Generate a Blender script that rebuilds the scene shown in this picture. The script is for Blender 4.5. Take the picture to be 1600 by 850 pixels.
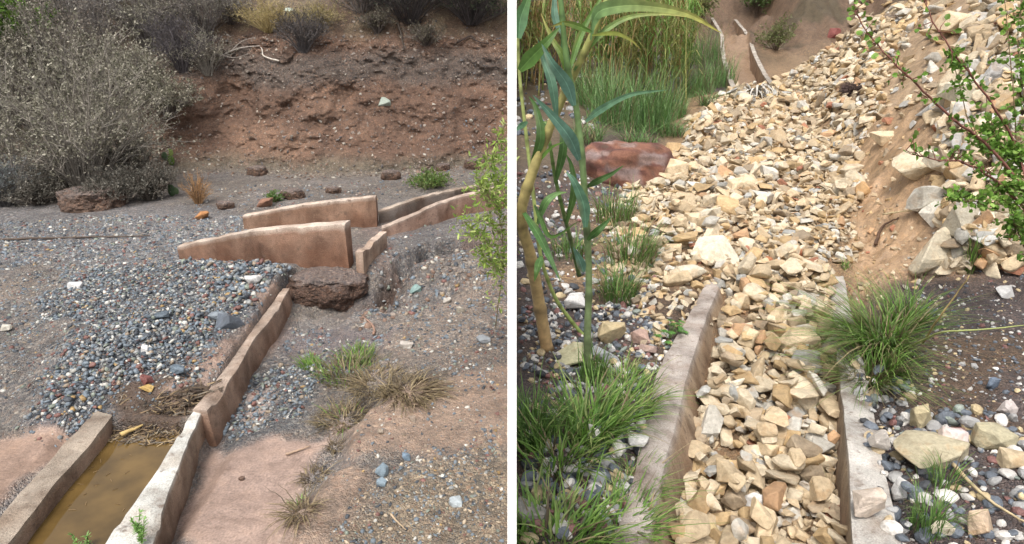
import bpy, bmesh, math, random
import numpy as np
from mathutils import Vector, Matrix, noise as mn
from mathutils.bvhtree import BVHTree

for o in list(bpy.data.objects): bpy.data.objects.remove(o)
S = bpy.context.scene
COL = S.collection
R = math.radians

# ------------------------------------------------------------------ camera, sky, sun, exposure
CAMZ, PITCH, F = 1.6, R(20), 1000.0
cd = bpy.data.cameras.new('camera'); cam = bpy.data.objects.new('camera', cd); COL.objects.link(cam)
cam.location = (0, 0, CAMZ); cam.rotation_euler = (R(90) - PITCH, 0, 0)
cd.sensor_width = 36; cd.lens = 36 * F / 1600; cd.clip_start = 0.05; cd.clip_end = 400
S.camera = cam
SUN_EL, SUN_AZ = R(62), R(200)       # azimuth clockwise from +Y (north)
w = bpy.data.worlds.new('World'); S.world = w; w.use_nodes = True
nt = w.node_tree; nt.nodes.clear()
sky = nt.nodes.new('ShaderNodeTexSky'); sky.sky_type = 'NISHITA'; sky.sun_disc = False
sky.sun_elevation = SUN_EL; sky.sun_rotation = SUN_AZ; sky.dust_density = 6.0; sky.air_density = 1.3; sky.ozone_density = 0.6
hs = nt.nodes.new('ShaderNodeHueSaturation'); hs.inputs['Saturation'].default_value = 0.38
bg = nt.nodes.new('ShaderNodeBackground'); bg.inputs['Strength'].default_value = 0.15
wo = nt.nodes.new('ShaderNodeOutputWorld')
nt.links.new(sky.outputs[0], hs.inputs['Color']); nt.links.new(hs.outputs[0], bg.inputs['Color']); nt.links.new(bg.outputs[0], wo.inputs[0])
sd = bpy.data.lights.new('sun', 'SUN'); sd.energy = 1.6; sd.angle = R(18); sd.color = (1.0, 0.95, 0.88)
sun = bpy.data.objects.new('sun', sd); COL.objects.link(sun)
dv = Vector((math.sin(SUN_AZ) * math.cos(SUN_EL), math.cos(SUN_AZ) * math.cos(SUN_EL), math.sin(SUN_EL)))
sun.rotation_euler = dv.to_track_quat('Z', 'Y').to_euler()
S.view_settings.view_transform = 'Standard'; S.view_settings.look = 'None'
S.view_settings.gamma = 1.0; S.view_settings.exposure = 0.48
S.render.engine = 'CYCLES'

# ------------------------------------------------------------------ helpers
CP, SP = math.cos(PITCH), math.sin(PITCH)
FW = Vector((0, CP, -SP)); UPV = Vector((0, SP, CP)); CAM = Vector((0, 0, CAMZ))
def ray(u, v): return Vector(((u - 800) / F, CP + (425 - v) / F * SP, -SP + (425 - v) / F * CP))
def P(u, v, z=0.0):                      # where the sight line meets the level z
    d = ray(u, v); return CAM + d * ((CAMZ - z) / -d.z)
def D(u, v, depth): return CAM + ray(u, v) * depth      # a point that far away
def project(p):
    d = p - CAM; z = np.maximum(d @ np.array(FW), 1e-3) if isinstance(p, np.ndarray) else d.dot(FW)
    if isinstance(p, np.ndarray):
        return 800 + F * d[:, 0] / z, 425 - F * (d @ np.array(UPV)) / z, z
    return 800 + F * d.x / z, 425 - F * d.dot(UPV) / z, z

def _h(i, j, k, s):
    n = (i * 374761393 + j * 668265263 + k * 1274126177 + s * 974634777) & 0xffffffff
    n = ((n ^ (n >> 13)) * 1274126177) & 0xffffffff
    n = ((n ^ (n >> 16)) * 2246822519) & 0xffffffff
    return ((n ^ (n >> 15)) & 0xffffff) / float(0xffffff)
def vn(x, y, z=0.0, s=0):
    x, y, z = np.broadcast_arrays(np.asarray(x, float), np.asarray(y, float), np.asarray(z, float))
    i, j, k = np.floor(x).astype(np.int64), np.floor(y).astype(np.int64), np.floor(z).astype(np.int64)
    a, b, c = x - i, y - j, z - k
    a = a * a * (3 - 2 * a); b = b * b * (3 - 2 * b); c = c * c * (3 - 2 * c)
    r = 0
    for di in (0, 1):
        for dj in (0, 1):
            for dk in (0, 1):
                r = r + _h(i + di, j + dj, k + dk, s) * (a if di else 1 - a) * (b if dj else 1 - b) * (c if dk else 1 - c)
    return r * 2 - 1
def fbm(x, y, z=0.0, o=4, s=0):
    r, a, f = 0, 1.0, 1.0
    for q in range(o): r = r + a * vn(np.asarray(x) * f, np.asarray(y) * f, np.asarray(z) * f, s + q); a *= .5; f *= 2.03
    return r
def ss(a, b, x): t = np.clip((x - a) / (b - a), 0, 1); return t * t * (3 - 2 * t)
def sdpoly(x, y, poly):                  # signed distance, negative inside
    d = np.full(x.shape, 1e9); ins = np.zeros(x.shape, bool); n = len(poly)
    for i in range(n):
        ax, ay = poly[i]; bx, by = poly[(i + 1) % n]
        ex, ey = bx - ax, by - ay
        t = np.clip(((x - ax) * ex + (y - ay) * ey) / max(ex * ex + ey * ey, 1e-9), 0, 1)
        d = np.minimum(d, np.hypot(x - ax - t * ex, y - ay - t * ey))
        c = ((ay > y) != (by > y)) & (x < (bx - ax) * (y - ay) / ((by - ay) if abs(by - ay) > 1e-9 else 1e-9) + ax)
        ins ^= c
    return np.where(ins, -d, d)
def dpath(x, y, pts):
    d = np.full(x.shape, 1e9)
    for (ax, ay), (bx, by) in zip(pts[:-1], pts[1:]):
        ex, ey = bx - ax, by - ay
        t = np.clip(((x - ax) * ex + (y - ay) * ey) / (ex * ex + ey * ey), 0, 1)
        d = np.minimum(d, np.hypot(x - ax - t * ex, y - ay - t * ey))
    return d
def pp(pts, z=0.0): return [tuple(P(u, v, z)[:2]) for u, v in pts]
def zone(x, y, px, soft=.06, amp=.08, fr=6, z=0.0):      # 1 inside the ground patch, uneven edge
    return 1 - ss(-soft, soft, sdpoly(x, y, pp(px, z)) + amp * fbm(x * fr, y * fr, 0, 3, 7))

def mesh_obj(name, V, Fc, mat=None, col=None, parent=None, smooth=False, extra=None):
    me = bpy.data.meshes.new(name); V = np.asarray(V, np.float32)
    if isinstance(Fc, np.ndarray):
        n = len(Fc); k = Fc.shape[1]
        me.vertices.add(len(V)); me.vertices.foreach_set('co', V.ravel())
        me.loops.add(n * k); me.loops.foreach_set('vertex_index', Fc.astype(np.int32).ravel())
        me.polygons.add(n); me.polygons.foreach_set('loop_start', np.arange(0, n * k, k, dtype=np.int32))
        me.update(calc_edges=True)
    else:
        me.from_pydata(V.tolist(), [], Fc)
    me.validate()
    if col is not None:
        at = me.color_attributes.new('Col', 'FLOAT_COLOR', 'POINT')
        c = np.ones((len(V), 4), np.float32); c[:, :3] = col; at.data.foreach_set('color', c.ravel())
    if extra is not None:
        at = me.attributes.new('gr', 'FLOAT', 'POINT'); at.data.foreach_set('value', np.asarray(extra, np.float32))
    me.polygons.foreach_set('use_smooth', np.full(len(me.polygons), smooth))
    if mat: me.materials.append(mat)
    o = bpy.data.objects.new(name, me); COL.objects.link(o)
    if parent: o.parent = parent
    return o
def tag(o, label=None, cat=None, group=None, kind=None):
    if label: o['label'] = label
    if cat: o['category'] = cat
    if group: o['group'] = group
    if kind: o['kind'] = kind
    return o
def empty(name, loc=(0, 0, 0)):
    o = bpy.data.objects.new(name, None); o.location = loc; o.empty_display_size = .05; COL.objects.link(o); return o

class MB:                                # collects pieces that become ONE mesh object
    def __init__(s): s.v = []; s.f = []; s.c = []; s.n = 0
    def add(s, V, Fc, col):
        V = np.asarray(V, float); s.v.append(V)
        s.f += [tuple(i + s.n for i in f) for f in Fc]
        c = np.asarray(col, float)
        s.c.append(np.tile(c, (len(V), 1)) if c.ndim == 1 else c); s.n += len(V)
    def tube(s, pts, rad, col, sides=4, cap=True):
        pts = [Vector(p) for p in pts]; n = len(pts)
        rad = rad if hasattr(rad, '__len__') else [rad] * n
        V = []; ref = Vector((.31, .17, .94)).normalized()
        for i, p in enumerate(pts):
            t = (pts[min(i + 1, n - 1)] - pts[max(i - 1, 0)]).normalized()
            a = t.cross(ref); a = a.normalized() if a.length > .05 else t.cross(Vector((1, 0, 0))).normalized(); b = t.cross(a)
            for k in range(sides):
                an = 2 * math.pi * k / sides; V.append(p + (a * math.cos(an) + b * math.sin(an)) * rad[i])
        Fc = [(i * sides + k, i * sides + (k + 1) % sides, (i + 1) * sides + (k + 1) % sides, (i + 1) * sides + k) for i in range(n - 1) for k in range(sides)]
        if cap: Fc += [tuple(range(sides))[::-1], tuple((n - 1) * sides + k for k in range(sides))]
        c = np.asarray(col, float)
        if c.ndim == 2: c = np.repeat(c, sides, axis=0)
        s.add(V, Fc, c)
    def strap(s, pts, wid, col, side=None, fold=.25, tipcol=None):   # a leaf blade: three vertices across
        pts = [Vector(p) for p in pts]; n = len(pts); V = []; C = []
        c0 = np.asarray(col, float); c1 = np.asarray(tipcol if tipcol is not None else col, float)
        for i, p in enumerate(pts):
            t = (pts[min(i + 1, n - 1)] - pts[max(i - 1, 0)]).normalized()
            a = Vector(side) - t * t.dot(Vector(side)) if side is not None else t.cross(Vector((0, 0, 1)))
            if a.length < .05: a = Vector((1, 0, 0))
            a.normalize(); nrm = a.cross(t); q = i / (n - 1)
            ww = wid * (0.35 + .65 * min(1, q * 4)) * (1 - max(0, q - .35) / .65) ** .8 + .0004
            m = c0 * (1 - q ** 2) + c1 * q ** 2
            if wid > .009:
                V += [p - a * ww + nrm * ww * fold, p - a * ww * .1 + nrm * ww * .02, p, p + a * ww * .1 + nrm * ww * .02, p + a * ww + nrm * ww * fold]
                br = max(0, mn.noise(p * 9) - .25) * 1.5 + max(0, q - .9) * 5; br = min(br, .8); dry_ = np.array((.34, .26, .12))
                e1 = m * (1 - br) + dry_ * br; C += [e1 * .9, m * .92, m * 1.55 + .02, m * .92, m * random.uniform(.95, 1.1)]
            else: V += [p - a * ww + nrm * ww * fold, p, p + a * ww + nrm * ww * fold]; C += [m, m * 1.12, m * .95]
        Fc = []; st = 5 if wid > .009 else 3
        for i in range(n - 1):
            for k_ in range(st - 1): a = i * st + k_; Fc.append((a, a + 1, a + st + 1, a + st))
        s.add(V, Fc, np.array(C))
    def build(s, name, mat, parent=None, smooth=False, origin=None):
        V = np.concatenate(s.v); 
        if origin is not None: V = V - np.array(origin)
        o = mesh_obj(name, V, s.f, mat, np.clip(np.concatenate(s.c), 0, 1), parent, smooth)
        if origin is not None: o.location = origin
        return o

def spline(pts, n=12):
    pts = [Vector(p) for p in pts]; q = [pts[0] * 2 - pts[1]] + pts + [pts[-1] * 2 - pts[-2]]; out = []
    m = len(pts) - 1
    for k in range(n + 1):
        t = k / n * m; i = min(int(t), m - 1); f = t - i; a, b, c, d = q[i:i + 4]
        out.append(.5 * ((2 * b) + (c - a) * f + (2 * a - 5 * b + 4 * c - d) * f * f + (3 * b - a - 3 * c + d) * f ** 3))
    return out

# ------------------------------------------------------------------ materials
def newmat(name):
    m = bpy.data.materials.new(name); m.use_nodes = True; nt = m.node_tree; nt.nodes.clear()
    out = nt.nodes.new('ShaderNodeOutputMaterial'); b = nt.nodes.new('ShaderNodeBsdfPrincipled'); nt.links.new(b.outputs[0], out.inputs[0])
    return m, nt, b, out
def N(nt, t, **kw):
    n = nt.nodes.new(t)
    for k, v in kw.items():
        if k in n.inputs: n.inputs[k].default_value = v
        else: setattr(n, k, v)
    return n
def ramp(nt, stops):
    r = nt.nodes.new('ShaderNodeValToRGB'); e = r.color_ramp.elements
    while len(e) < len(stops): e.new(.5)
    for el, (p, c) in zip(e, stops): el.position = p; el.color = (*c, 1) if hasattr(c, '__len__') else (c, c, c, 1)
    return r
def mul(nt, a, b, fac=1.0, mode='MULTIPLY'):
    m = nt.nodes.new('ShaderNodeMix'); m.data_type = 'RGBA'; m.blend_type = mode; m.clamp_result = False
    if isinstance(fac, float): m.inputs[0].default_value = fac
    else: nt.links.new(fac, m.inputs[0])
    for q, x in ((6, a), (7, b)):
        if isinstance(x, tuple): m.inputs[q].default_value = (*x, 1)
        else: nt.links.new(x, m.inputs[q])
    return m.outputs[2]
def vcol(nt): return N(nt, 'ShaderNodeVertexColor', layer_name='Col').outputs[0]
def pos(nt): return N(nt, 'ShaderNodeNewGeometry').outputs['Position']

def mat_ground():
    m, nt, b, out = newmat('soil and gravel'); L = nt.links.new
    p = pos(nt); gr = N(nt, 'ShaderNodeAttribute', attribute_name='gr').outputs['Fac']
    wob = N(nt, 'ShaderNodeTexNoise', Scale=14.0, Detail=3.0); L(p, wob.inputs['Vector'])
    pw = N(nt, 'ShaderNodeMixRGB', blend_type='ADD'); pw.inputs[0].default_value = .03; L(p, pw.inputs[1]); L(wob.outputs['Color'], pw.inputs[2])
    v1 = N(nt, 'ShaderNodeTexVoronoi', Scale=62.0); L(pw.outputs[0], v1.inputs['Vector'])
    v2 = N(nt, 'ShaderNodeTexVoronoi', Scale=150.0); L(pw.outputs[0], v2.inputs['Vector'])
    rc = [(0, (.35, .38, .42)), (.3, (.7, .72, .78)), (.5, (.95, .9, .85)), (.68, (1.15, .85, .7)), (.8, (1.3, 1.3, 1.3)), (.93, (1.75, 1.65, 1.5)), (1, (2.6, 2.5, 2.3))]
    c1 = N(nt, 'ShaderNodeSeparateColor'); L(v1.outputs['Color'], c1.inputs[0]); r1 = ramp(nt, rc); L(c1.outputs[0], r1.inputs[0])
    c2 = N(nt, 'ShaderNodeSeparateColor'); L(v2.outputs['Color'], c2.inputs[0]); r2 = ramp(nt, rc); L(c2.outputs[1], r2.inputs[0])
    # how pebbly it is varies over the ground
    n1 = N(nt, 'ShaderNodeTexNoise', Scale=5.0, Detail=5.0, Roughness=.65); L(p, n1.inputs['Vector'])
    rn = ramp(nt, [(.38, 0.0), (.62, 1.0)]); L(n1.outputs[0], rn.inputs[0])
    cells = mul(nt, r1.outputs[0], r2.outputs[0], rn.outputs[0], 'MIX')
    base = vcol(nt)
    grv = mul(nt, base, cells)
    n2 = N(nt, 'ShaderNodeTexNoise', Scale=9.0, Detail=8.0, Roughness=.7); L(p, n2.inputs['Vector'])
    rt = ramp(nt, [(.3, (.62, .6, .58)), (.5, (1, 1, 1)), (.72, (1.3, 1.26, 1.2))]); L(n2.outputs[0], rt.inputs[0])
    n3 = N(nt, 'ShaderNodeTexNoise', Scale=120.0, Detail=4.0); L(p, n3.inputs['Vector'])
    r3 = ramp(nt, [(.3, .72), (.7, 1.28)]); L(n3.outputs[0], r3.inputs[0])
    soil = mul(nt, base, r3.outputs[0])
    c = mul(nt, soil, grv, gr, 'MIX'); c = mul(nt, c, rt.outputs[0])
    L(c, b.inputs['Base Color'])
    rr = N(nt, 'ShaderNodeMapRange'); rr.inputs[3].default_value = .34; rr.inputs[4].default_value = .72; L(gr, rr.inputs[0]); L(rr.outputs[0], b.inputs['Roughness'])
    # bump
    d = N(nt, 'ShaderNodeMath', operation='MULTIPLY'); L(v1.outputs['Distance'], d.inputs[0]); L(gr, d.inputs[1])
    d2 = N(nt, 'ShaderNodeMath', operation='MULTIPLY_ADD'); L(v2.outputs['Distance'], d2.inputs[0]); L(gr, d2.inputs[1]); L(d.outputs[0], d2.inputs[2])
    d3 = N(nt, 'ShaderNodeMath', operation='MULTIPLY_ADD'); L(n2.outputs[0], d3.inputs[0]); d3.inputs[1].default_value = -1.2; L(d2.outputs[0], d3.inputs[2])
    d4 = N(nt, 'ShaderNodeMath', operation='MULTIPLY_ADD'); L(n3.outputs[0], d4.inputs[0]); d4.inputs[1].default_value = -.25; L(d3.outputs[0], d4.inputs[2])
    bs_ = N(nt, 'ShaderNodeMapRange'); bs_.inputs[3].default_value = .28; bs_.inputs[4].default_value = .8; bs_.inputs[2].default_value = .5; L(gr, bs_.inputs[0]); bp = N(nt, 'ShaderNodeBump', Strength=.75, Distance=.02, invert=True); L(bs_.outputs[0], bp.inputs['Strength']); L(d4.outputs[0], bp.inputs['Height']); L(bp.outputs[0], b.inputs['Normal'])
    return m
def mat_stone(name, veins=True, rough=.75, rust=(.42, .24, .1), amt=.42):
    m, nt, b, out = newmat(name); L = nt.links.new; p = pos(nt)
    n1 = N(nt, 'ShaderNodeTexNoise', Scale=11.0, Detail=7.0, Roughness=.68); L(p, n1.inputs['Vector'])
    r1 = ramp(nt, [(.28, (.68, .66, .63)), (.5, (1, 1, 1)), (.72, (1.22, 1.2, 1.16))]); L(n1.outputs[0], r1.inputs[0])
    c = mul(nt, vcol(nt), r1.outputs[0])
    n2 = N(nt, 'ShaderNodeTexNoise', Scale=55.0, Detail=6.0, Roughness=.7); L(p, n2.inputs['Vector'])
    r2 = ramp(nt, [(.3, .78), (.7, 1.18)]); L(n2.outputs[0], r2.inputs[0]); c = mul(nt, c, r2.outputs[0])
    if veins:
        n3 = N(nt, 'ShaderNodeTexNoise', Scale=7.5, Detail=6.0, Roughness=.6, Distortion=1.2); L(p, n3.inputs['Vector'])
        r3 = ramp(nt, [(.54, 0.0), (.68, amt)]); L(n3.outputs[0], r3.inputs[0])
        c = mul(nt, c, rust, r3.outputs[0], 'MIX')
    L(c, b.inputs['Base Color']); b.inputs['Roughness'].default_value = rough
    h = N(nt, 'ShaderNodeMath', operation='MULTIPLY_ADD'); L(n1.outputs[0], h.inputs[0]); h.inputs[1].default_value = 2.0; L(n2.outputs[0], h.inputs[2])
    bp = N(nt, 'ShaderNodeBump', Strength=.6, Distance=.012); L(h.outputs[0], bp.inputs['Height']); L(bp.outputs[0], b.inputs['Normal'])
    return m
def mat_plant(name, trans=.35, rough=.55):
    m, nt, b, out = newmat(name); L = nt.links.new
    n = N(nt, 'ShaderNodeTexNoise', Scale=30.0, Detail=3.0); L(pos(nt), n.inputs['Vector'])
    r = ramp(nt, [(.3, .75), (.7, 1.25)]); L(n.outputs[0], r.inputs[0])
    c = mul(nt, vcol(nt), r.outputs[0]); L(c, b.inputs['Base Color']); b.inputs['Roughness'].default_value = rough
    if trans:
        t = N(nt, 'ShaderNodeBsdfTranslucent'); L(c, t.inputs[0]); x = N(nt, 'ShaderNodeMixShader'); x.inputs[0].default_value = trans
        L(b.outputs[0], x.inputs[1]); L(t.outputs[0], x.inputs[2]); L(x.outputs[0], out.inputs[0])
    return m
def mat_concrete():
    m, nt, b, out = newmat('weathered concrete'); L = nt.links.new; p = pos(nt); base = vcol(nt)
    n1 = N(nt, 'ShaderNodeTexNoise', Scale=4.5, Detail=8.0, Roughness=.65, Distortion=.5); L(p, n1.inputs['Vector'])
    r1 = ramp(nt, [(.3, (.48, .42, .38)), (.46, (.95, .95, .95)), (.68, (1.4, 1.4, 1.4))]); L(n1.outputs[0], r1.inputs[0]); c = mul(nt, base, r1.outputs[0])
    mp = N(nt, 'ShaderNodeMapping'); mp.inputs['Scale'].default_value = (7, 7, 2); L(p, mp.inputs[0])
    n2 = N(nt, 'ShaderNodeTexNoise', Scale=1.0, Detail=4.0); L(mp.outputs[0], n2.inputs['Vector'])
    r2 = ramp(nt, [(.3, (.7, .62, .56)), (.55, (1.02, 1.02, 1.02)), (.75, (1.18, 1.17, 1.15))]); L(n2.outputs[0], r2.inputs[0]); c = mul(nt, c, r2.outputs[0])
    n3 = N(nt, 'ShaderNodeTexNoise', Scale=160.0, Detail=3.0); L(p, n3.inputs['Vector'])
    r3 = ramp(nt, [(.3, .75), (.65, 1.15)]); L(n3.outputs[0], r3.inputs[0]); c = mul(nt, c, r3.outputs[0])
    n4 = N(nt, 'ShaderNodeTexNoise', Scale=20.0, Detail=6.0, Roughness=.75); L(p, n4.inputs['Vector'])
    r4 = ramp(nt, [(.56, 0.0), (.66, .8)]); L(n4.outputs[0], r4.inputs[0]); c = mul(nt, c, (.13, .085, .06), r4.outputs[0], 'MIX')
    L(c, b.inputs['Base Color']); b.inputs['Roughness'].default_value = .8
    h = N(nt, 'ShaderNodeMath', operation='MULTIPLY_ADD'); L(n4.outputs[0], h.inputs[0]); h.inputs[1].default_value = 2.0; L(n3.outputs[0], h.inputs[2])
    bp = N(nt, 'ShaderNodeBump', Strength=.55, Distance=.008); L(h.outputs[0], bp.inputs['Height']); L(bp.outputs[0], b.inputs['Normal'])
    return m
def mat_plain(name, col, rough, noise=.15, sc=8.0):
    m, nt, b, out = newmat(name); L = nt.links.new
    n = N(nt, 'ShaderNodeTexNoise', Scale=sc, Detail=5.0); L(pos(nt), n.inputs['Vector'])
    r = ramp(nt, [(.3, 1 - noise), (.7, 1 + noise)]); L(n.outputs[0], r.inputs[0]); L(mul(nt, col, r.outputs[0]), b.inputs['Base Color'])
    b.inputs['Roughness'].default_value = rough
    return m, nt, b
M_GROUND = mat_ground()
M_YEL = mat_stone('cream limestone', True, .8)
M_GREY = mat_stone('river stone', False, .5)
M_RED = mat_stone('red banded rock', True, .7, rust=(.22, .05, .05), amt=.8)
M_CLOD = mat_stone('caked earth', True, .85, rust=(.09, .055, .04), amt=.8)
M_PLANT = mat_plant('leaf', .35); M_DRY = mat_plant('dry twig', 0, .85); M_CANE = mat_plant('cane', 0, .4)
M_CONC = mat_concrete()
M_WATER, _nt, _b = mat_plain('muddy water', (.115, .072, .024), .03, .35, 7.0)
M_WHITE, _, _ = mat_plain('white paint', (.88, .88, .88), .6, .01)

# ------------------------------------------------------------------ terrain sheets
def sheet(name, rows, ncol, xs, fn, mat):
    a = np.linspace(0, 1, ncol); A, Rr = np.meshgrid(a, rows)
    x, y, z, col, gr = fn(A, Rr)
    V = np.stack([x, y, z], -1).reshape(-1, 3); nr = len(rows)
    i = np.arange(nr * ncol).reshape(nr, ncol)
    q = np.stack([i[:-1, :-1], i[:-1, 1:], i[1:, 1:], i[1:, :-1]], -1).reshape(-1, 4)
    if xs < 0: q = q[:, ::-1]
    o = mesh_obj(name, V, q, mat, col.reshape(-1, 3), None, True, gr.ravel()); tag(o, kind='structure')
    return o, BVHTree.FromPolygons(V.tolist(), q.tolist()), V
def rowset(segs):
    out = []
    for a, b, n, g in segs:
        out += list(a + (b - a) * (np.linspace(0, 1, n, endpoint=False) ** g))
    return np.array(out + [segs[-1][1]])
HALF = .0084                             # half the thickness of the added white divider
def mixc(c, m, new): return c * (1 - m[..., None]) + np.array(new) * m[..., None]

WALL_L = pp([(200, 850), (318, 640), (445, 450)])       # middle of the long channel wall
CH_IN = pp([(10, 850), (173, 645)]) + pp([(308, 650), (163, 850)])
TOE = 7.5
def left_fn(A, Rr):
    wd = 1.6 + 1.25 * np.maximum(Rr, 0)
    x = -(HALF - .003) - wd * (A + 2.5 * np.maximum(A - .92, 0))
    y0 = Rr
    wv = ss(4.8, TOE, y0)
    yt = .55 * (1 - ss(0, 5.5, -x)) - .55 * ss(4.4, 6.0, -x) + .22 * fbm(x * .9, 0 * x, 0, 3, 3)
    y = y0 + yt * wv
    d = y0 - TOE
    left = ss(4.0, 5.6, -x)                         # towards the left the cliff gives way to a bushy slope
    steep = .12 * ss(0, .35, d) + 1.5 * ss(.12, 1.3, d) + .62 * np.maximum(d - 1.15, 0) * ss(1.15, 1.6, d)
    soft = .72 * np.maximum(d, 0) * ss(0, .3, d)
    z = steep * (1 - left) + soft * left
    z = z + .03 * ss(3, 7, y0) * (1 - ss(0, .2, d))
    z += .018 * fbm(x * 1.4, y * 1.4, 0, 4, 11) + .006 * fbm(x * 9, y * 9, 0, 3, 12)
    cl = ss(.05, .4, d); n0 = fbm(x * 1.7, z * 1.7, 0, 3, 99)
    lump = cl * (1 - .5 * ss(1.3, 2, d)) * (.15 * fbm(x * 1.1, z * 1.3, y * .6, 4, 21) + .022 * fbm(x * 1.4 + .6 * n0, z * 6 + .8 * n0, 0, 3, 31) + .045 * fbm(x * 5, z * 5, y * 5, 4, 25) + .06 * np.abs(fbm(x * 2.6, z * 3.4, y * 3, 3, 27)) + .026 * np.clip(fbm(x * 17, z * 19, y * 14, 3, 26), -.3, .6))
    rill = cl * (1 - ss(1.2, 1.6, d)) * .1 * np.clip(fbm(x * 3.2 + .4 * fbm(x * 2, z * 2, 0, 2, 44), z * .5, 0, 2, 41) - .35, 0, 1)
    y = y + lump + rill; z = z + .12 * lump
    # levels on the flat
    fl = 1 - ss(4.6, 5.2, y)
    xw = np.interp(y, [1.0, WALL_L[0][1], WALL_L[1][1], WALL_L[2][1], 4.3, 5], [WALL_L[0][0], WALL_L[0][0], WALL_L[1][0], WALL_L[2][0], WALL_L[2][0], WALL_L[2][0]])
    right = ss(-.02, .02, x - xw) * (1 - ss(4.0, 4.5, y))
    z -= .115 * right
    bank = zone(x, y, [(395, 900), (440, 800), (480, 745), (520, 680), (570, 600), (600, 520), (625, 492), (700, 448), (820, 415), (900, 900)], .07, .08, 4)
    z += .075 * bank
    gully = dpath(x, y, pp([(830, 395), (770, 402), (700, 402), (640, 436), (590, 468), (500, 492)], -.1)) + .09 * fbm(x * 6, y * 6, 0, 4, 9)
    gm = (1 - ss(.03, .2, gully + .03 * fbm(x * 22, y * 22, 0, 3, 29))) * ss(0, .25, x + 1.55); z -= gm * (.05 + .24 * ss(-1.1, -.6, x)) * (1 + .5 * fbm(x * 9, y * 9, 0, 3, 19))
    z += .05 * (1 - right) * ss(2.5, 3.1, y) * fl
    heap = zone(x, y, [(30, 665), (105, 560), (60, 480), (190, 430), (440, 432), (452, 452), (335, 610), (250, 615), (170, 640), (100, 668)], .1, .06, 3)
    z += .045 * heap + heap * .008 * fbm(x * 25, y * 25, 0, 2, 15)
    trench = sdpoly(x, y, CH_IN); z -= .32 * (1 - ss(-.0, .03, trench)) * (1 - ss(2.42, 2.5, y))
    z -= .035 * (1 - ss(.13, .2, trench)) * (1 - ss(2.5, 2.6, y)) * ss(.02, .04, trench)
    z -= .02 * zone(x, y, [(-200, 690), (60, 668), (112, 672), (-200, 960)], .04, .03, 4)
    # colours
    n = fbm(x * 2.2, y * 2.2, 0, 4, 51)
    col = np.zeros(x.shape + (3,)) + np.array((.19, .175, .16)); gr = np.full(x.shape, .85)
    col = mixc(col, ss(-.2, .8, n), (.2, .19, .185))
    def z_(px, c, g, soft=.08, amp=.12, fr=4, zz=0.0):
        nonlocal col, gr
        m = zone(x, y, px, soft, amp, fr, zz); col = mixc(col, m, c); gr = gr * (1 - m) + g * m
    z_([(0, 560), (110, 540), (60, 470), (0, 440), (-200, 440), (-200, 560)], (.2, .165, .135), .6)
    z_([(30, 665), (105, 560), (60, 470), (190, 425), (440, 425), (452, 452), (335, 610), (250, 615), (170, 640), (100, 668)], (.145, .155, .17), 1.0)
    z_([(-200, 700), (60, 668), (112, 672), (-200, 960)], (.28, .195, .15), .08, .03, .04)
    z_([(170, 620), (250, 600), (330, 590), (320, 640), (200, 690)], (.085, .058, .042), .4, .04, .05)
    z_([(375, 470), (450, 455), (440, 500), (330, 610), (260, 620), (300, 580), (420, 500)], (.26, .19, .155), .35, .05, .05)
    z_([(560, 560), (620, 492), (700, 446), (830, 420), (900, 560), (720, 590)], (.23, .2, .175), .85)
    z_([(470, 760), (520, 640), (620, 585), (850, 560), (900, 690), (600, 720), (560, 800), (470, 900), (380, 900)], (.24, .18, .14), .4)
    z_([(540, 900), (590, 730), (850, 660), (900, 900)], (.25, .21, .16), .75)
    z_([(270, 900), (325, 690), (345, 660), (370, 668), (440, 672), (500, 680), (545, 640), (560, 665), (520, 715), (480, 775), (420, 900)], (.28, .205, .17), .04, .05, .06, zz=-.11)
    z_([(330, 690), (375, 585), (440, 545), (500, 560), (515, 600), (500, 690)], (.155, .16, .165), 1.0, .05, .1, zz=-.11)
    z_([(370, 655), (395, 610), (425, 620), (400, 655)], (.33, .26, .23), .1, .05, .06, zz=-.11)
    z_([(440, 490), (560, 490), (610, 505), (570, 545), (430, 548)], (.17, .15, .15), .65, .06, .06)
    z_([(560, 360), (700, 330), (800, 300), (820, 380), (620, 430), (560, 420)], (.2, .165, .15), .7)
    col = mixc(col, gm * ss(-1.3, -.8, x), (.09, .055, .042)); gr = gr * (1 - gm * .3)
    wet = zone(x, y, [(-300, 380), (240, 362), (250, 374), (-300, 392)], .05, .08, 3); col = mixc(col, wet, (.085, .065, .055)); z -= .02 * wet
    z_([(-300, 425), (-300, 330), (250, 322), (400, 335), (300, 400), (440, 430), (300, 440)], (.21, .21, .215), 1.0, .12, .15)
    z_([(640, 430), (800, 330), (800, 290), (700, 335), (600, 385)], (.2, .195, .195), .95, .08, .12)
    z_([(-100, 600), (-100, 470), (60, 470), (110, 560), (50, 640)], (.2, .19, .18), .95, .12, .15)
    col *= (1 + .16 * fbm(x * 2.6, y * 2.6, 0, 4, 57))[..., None]
    # cliff colours
    cm = ss(0, .25, d) * (1 - left)
    cc = np.zeros(col.shape) + np.array((.15, .092, .064)); nn = fbm(x * 1.3, z * 2.5, 0, 4, 61)
    cc = mixc(cc, ss(-.3, .7, nn), (.23, .145, .1))
    cc = mixc(cc, ss(1.0, 1.2, z + .12 * n) * (1 - ss(1.35, 1.6, z + .1 * n)), (.13, .105, .09))
    cc = mixc(cc, ss(1.5, 1.8, z + .15 * nn), (.14, .1, .07))
    cc = mixc(cc, ss(.1, .6, fbm(x * 3, y * 3, 0, 3, 66)) * ss(1.5, 1.8, z), (.19, .15, .1))
    cc = mixc(cc, 1 - ss(.1, .3, z + .06 * n), (.165, .14, .105))
    col = mixc(col, cm, cc); gr = gr * (1 - cm) + (.62 + .3 * ss(.9, 1.1, z)) * cm
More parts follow.
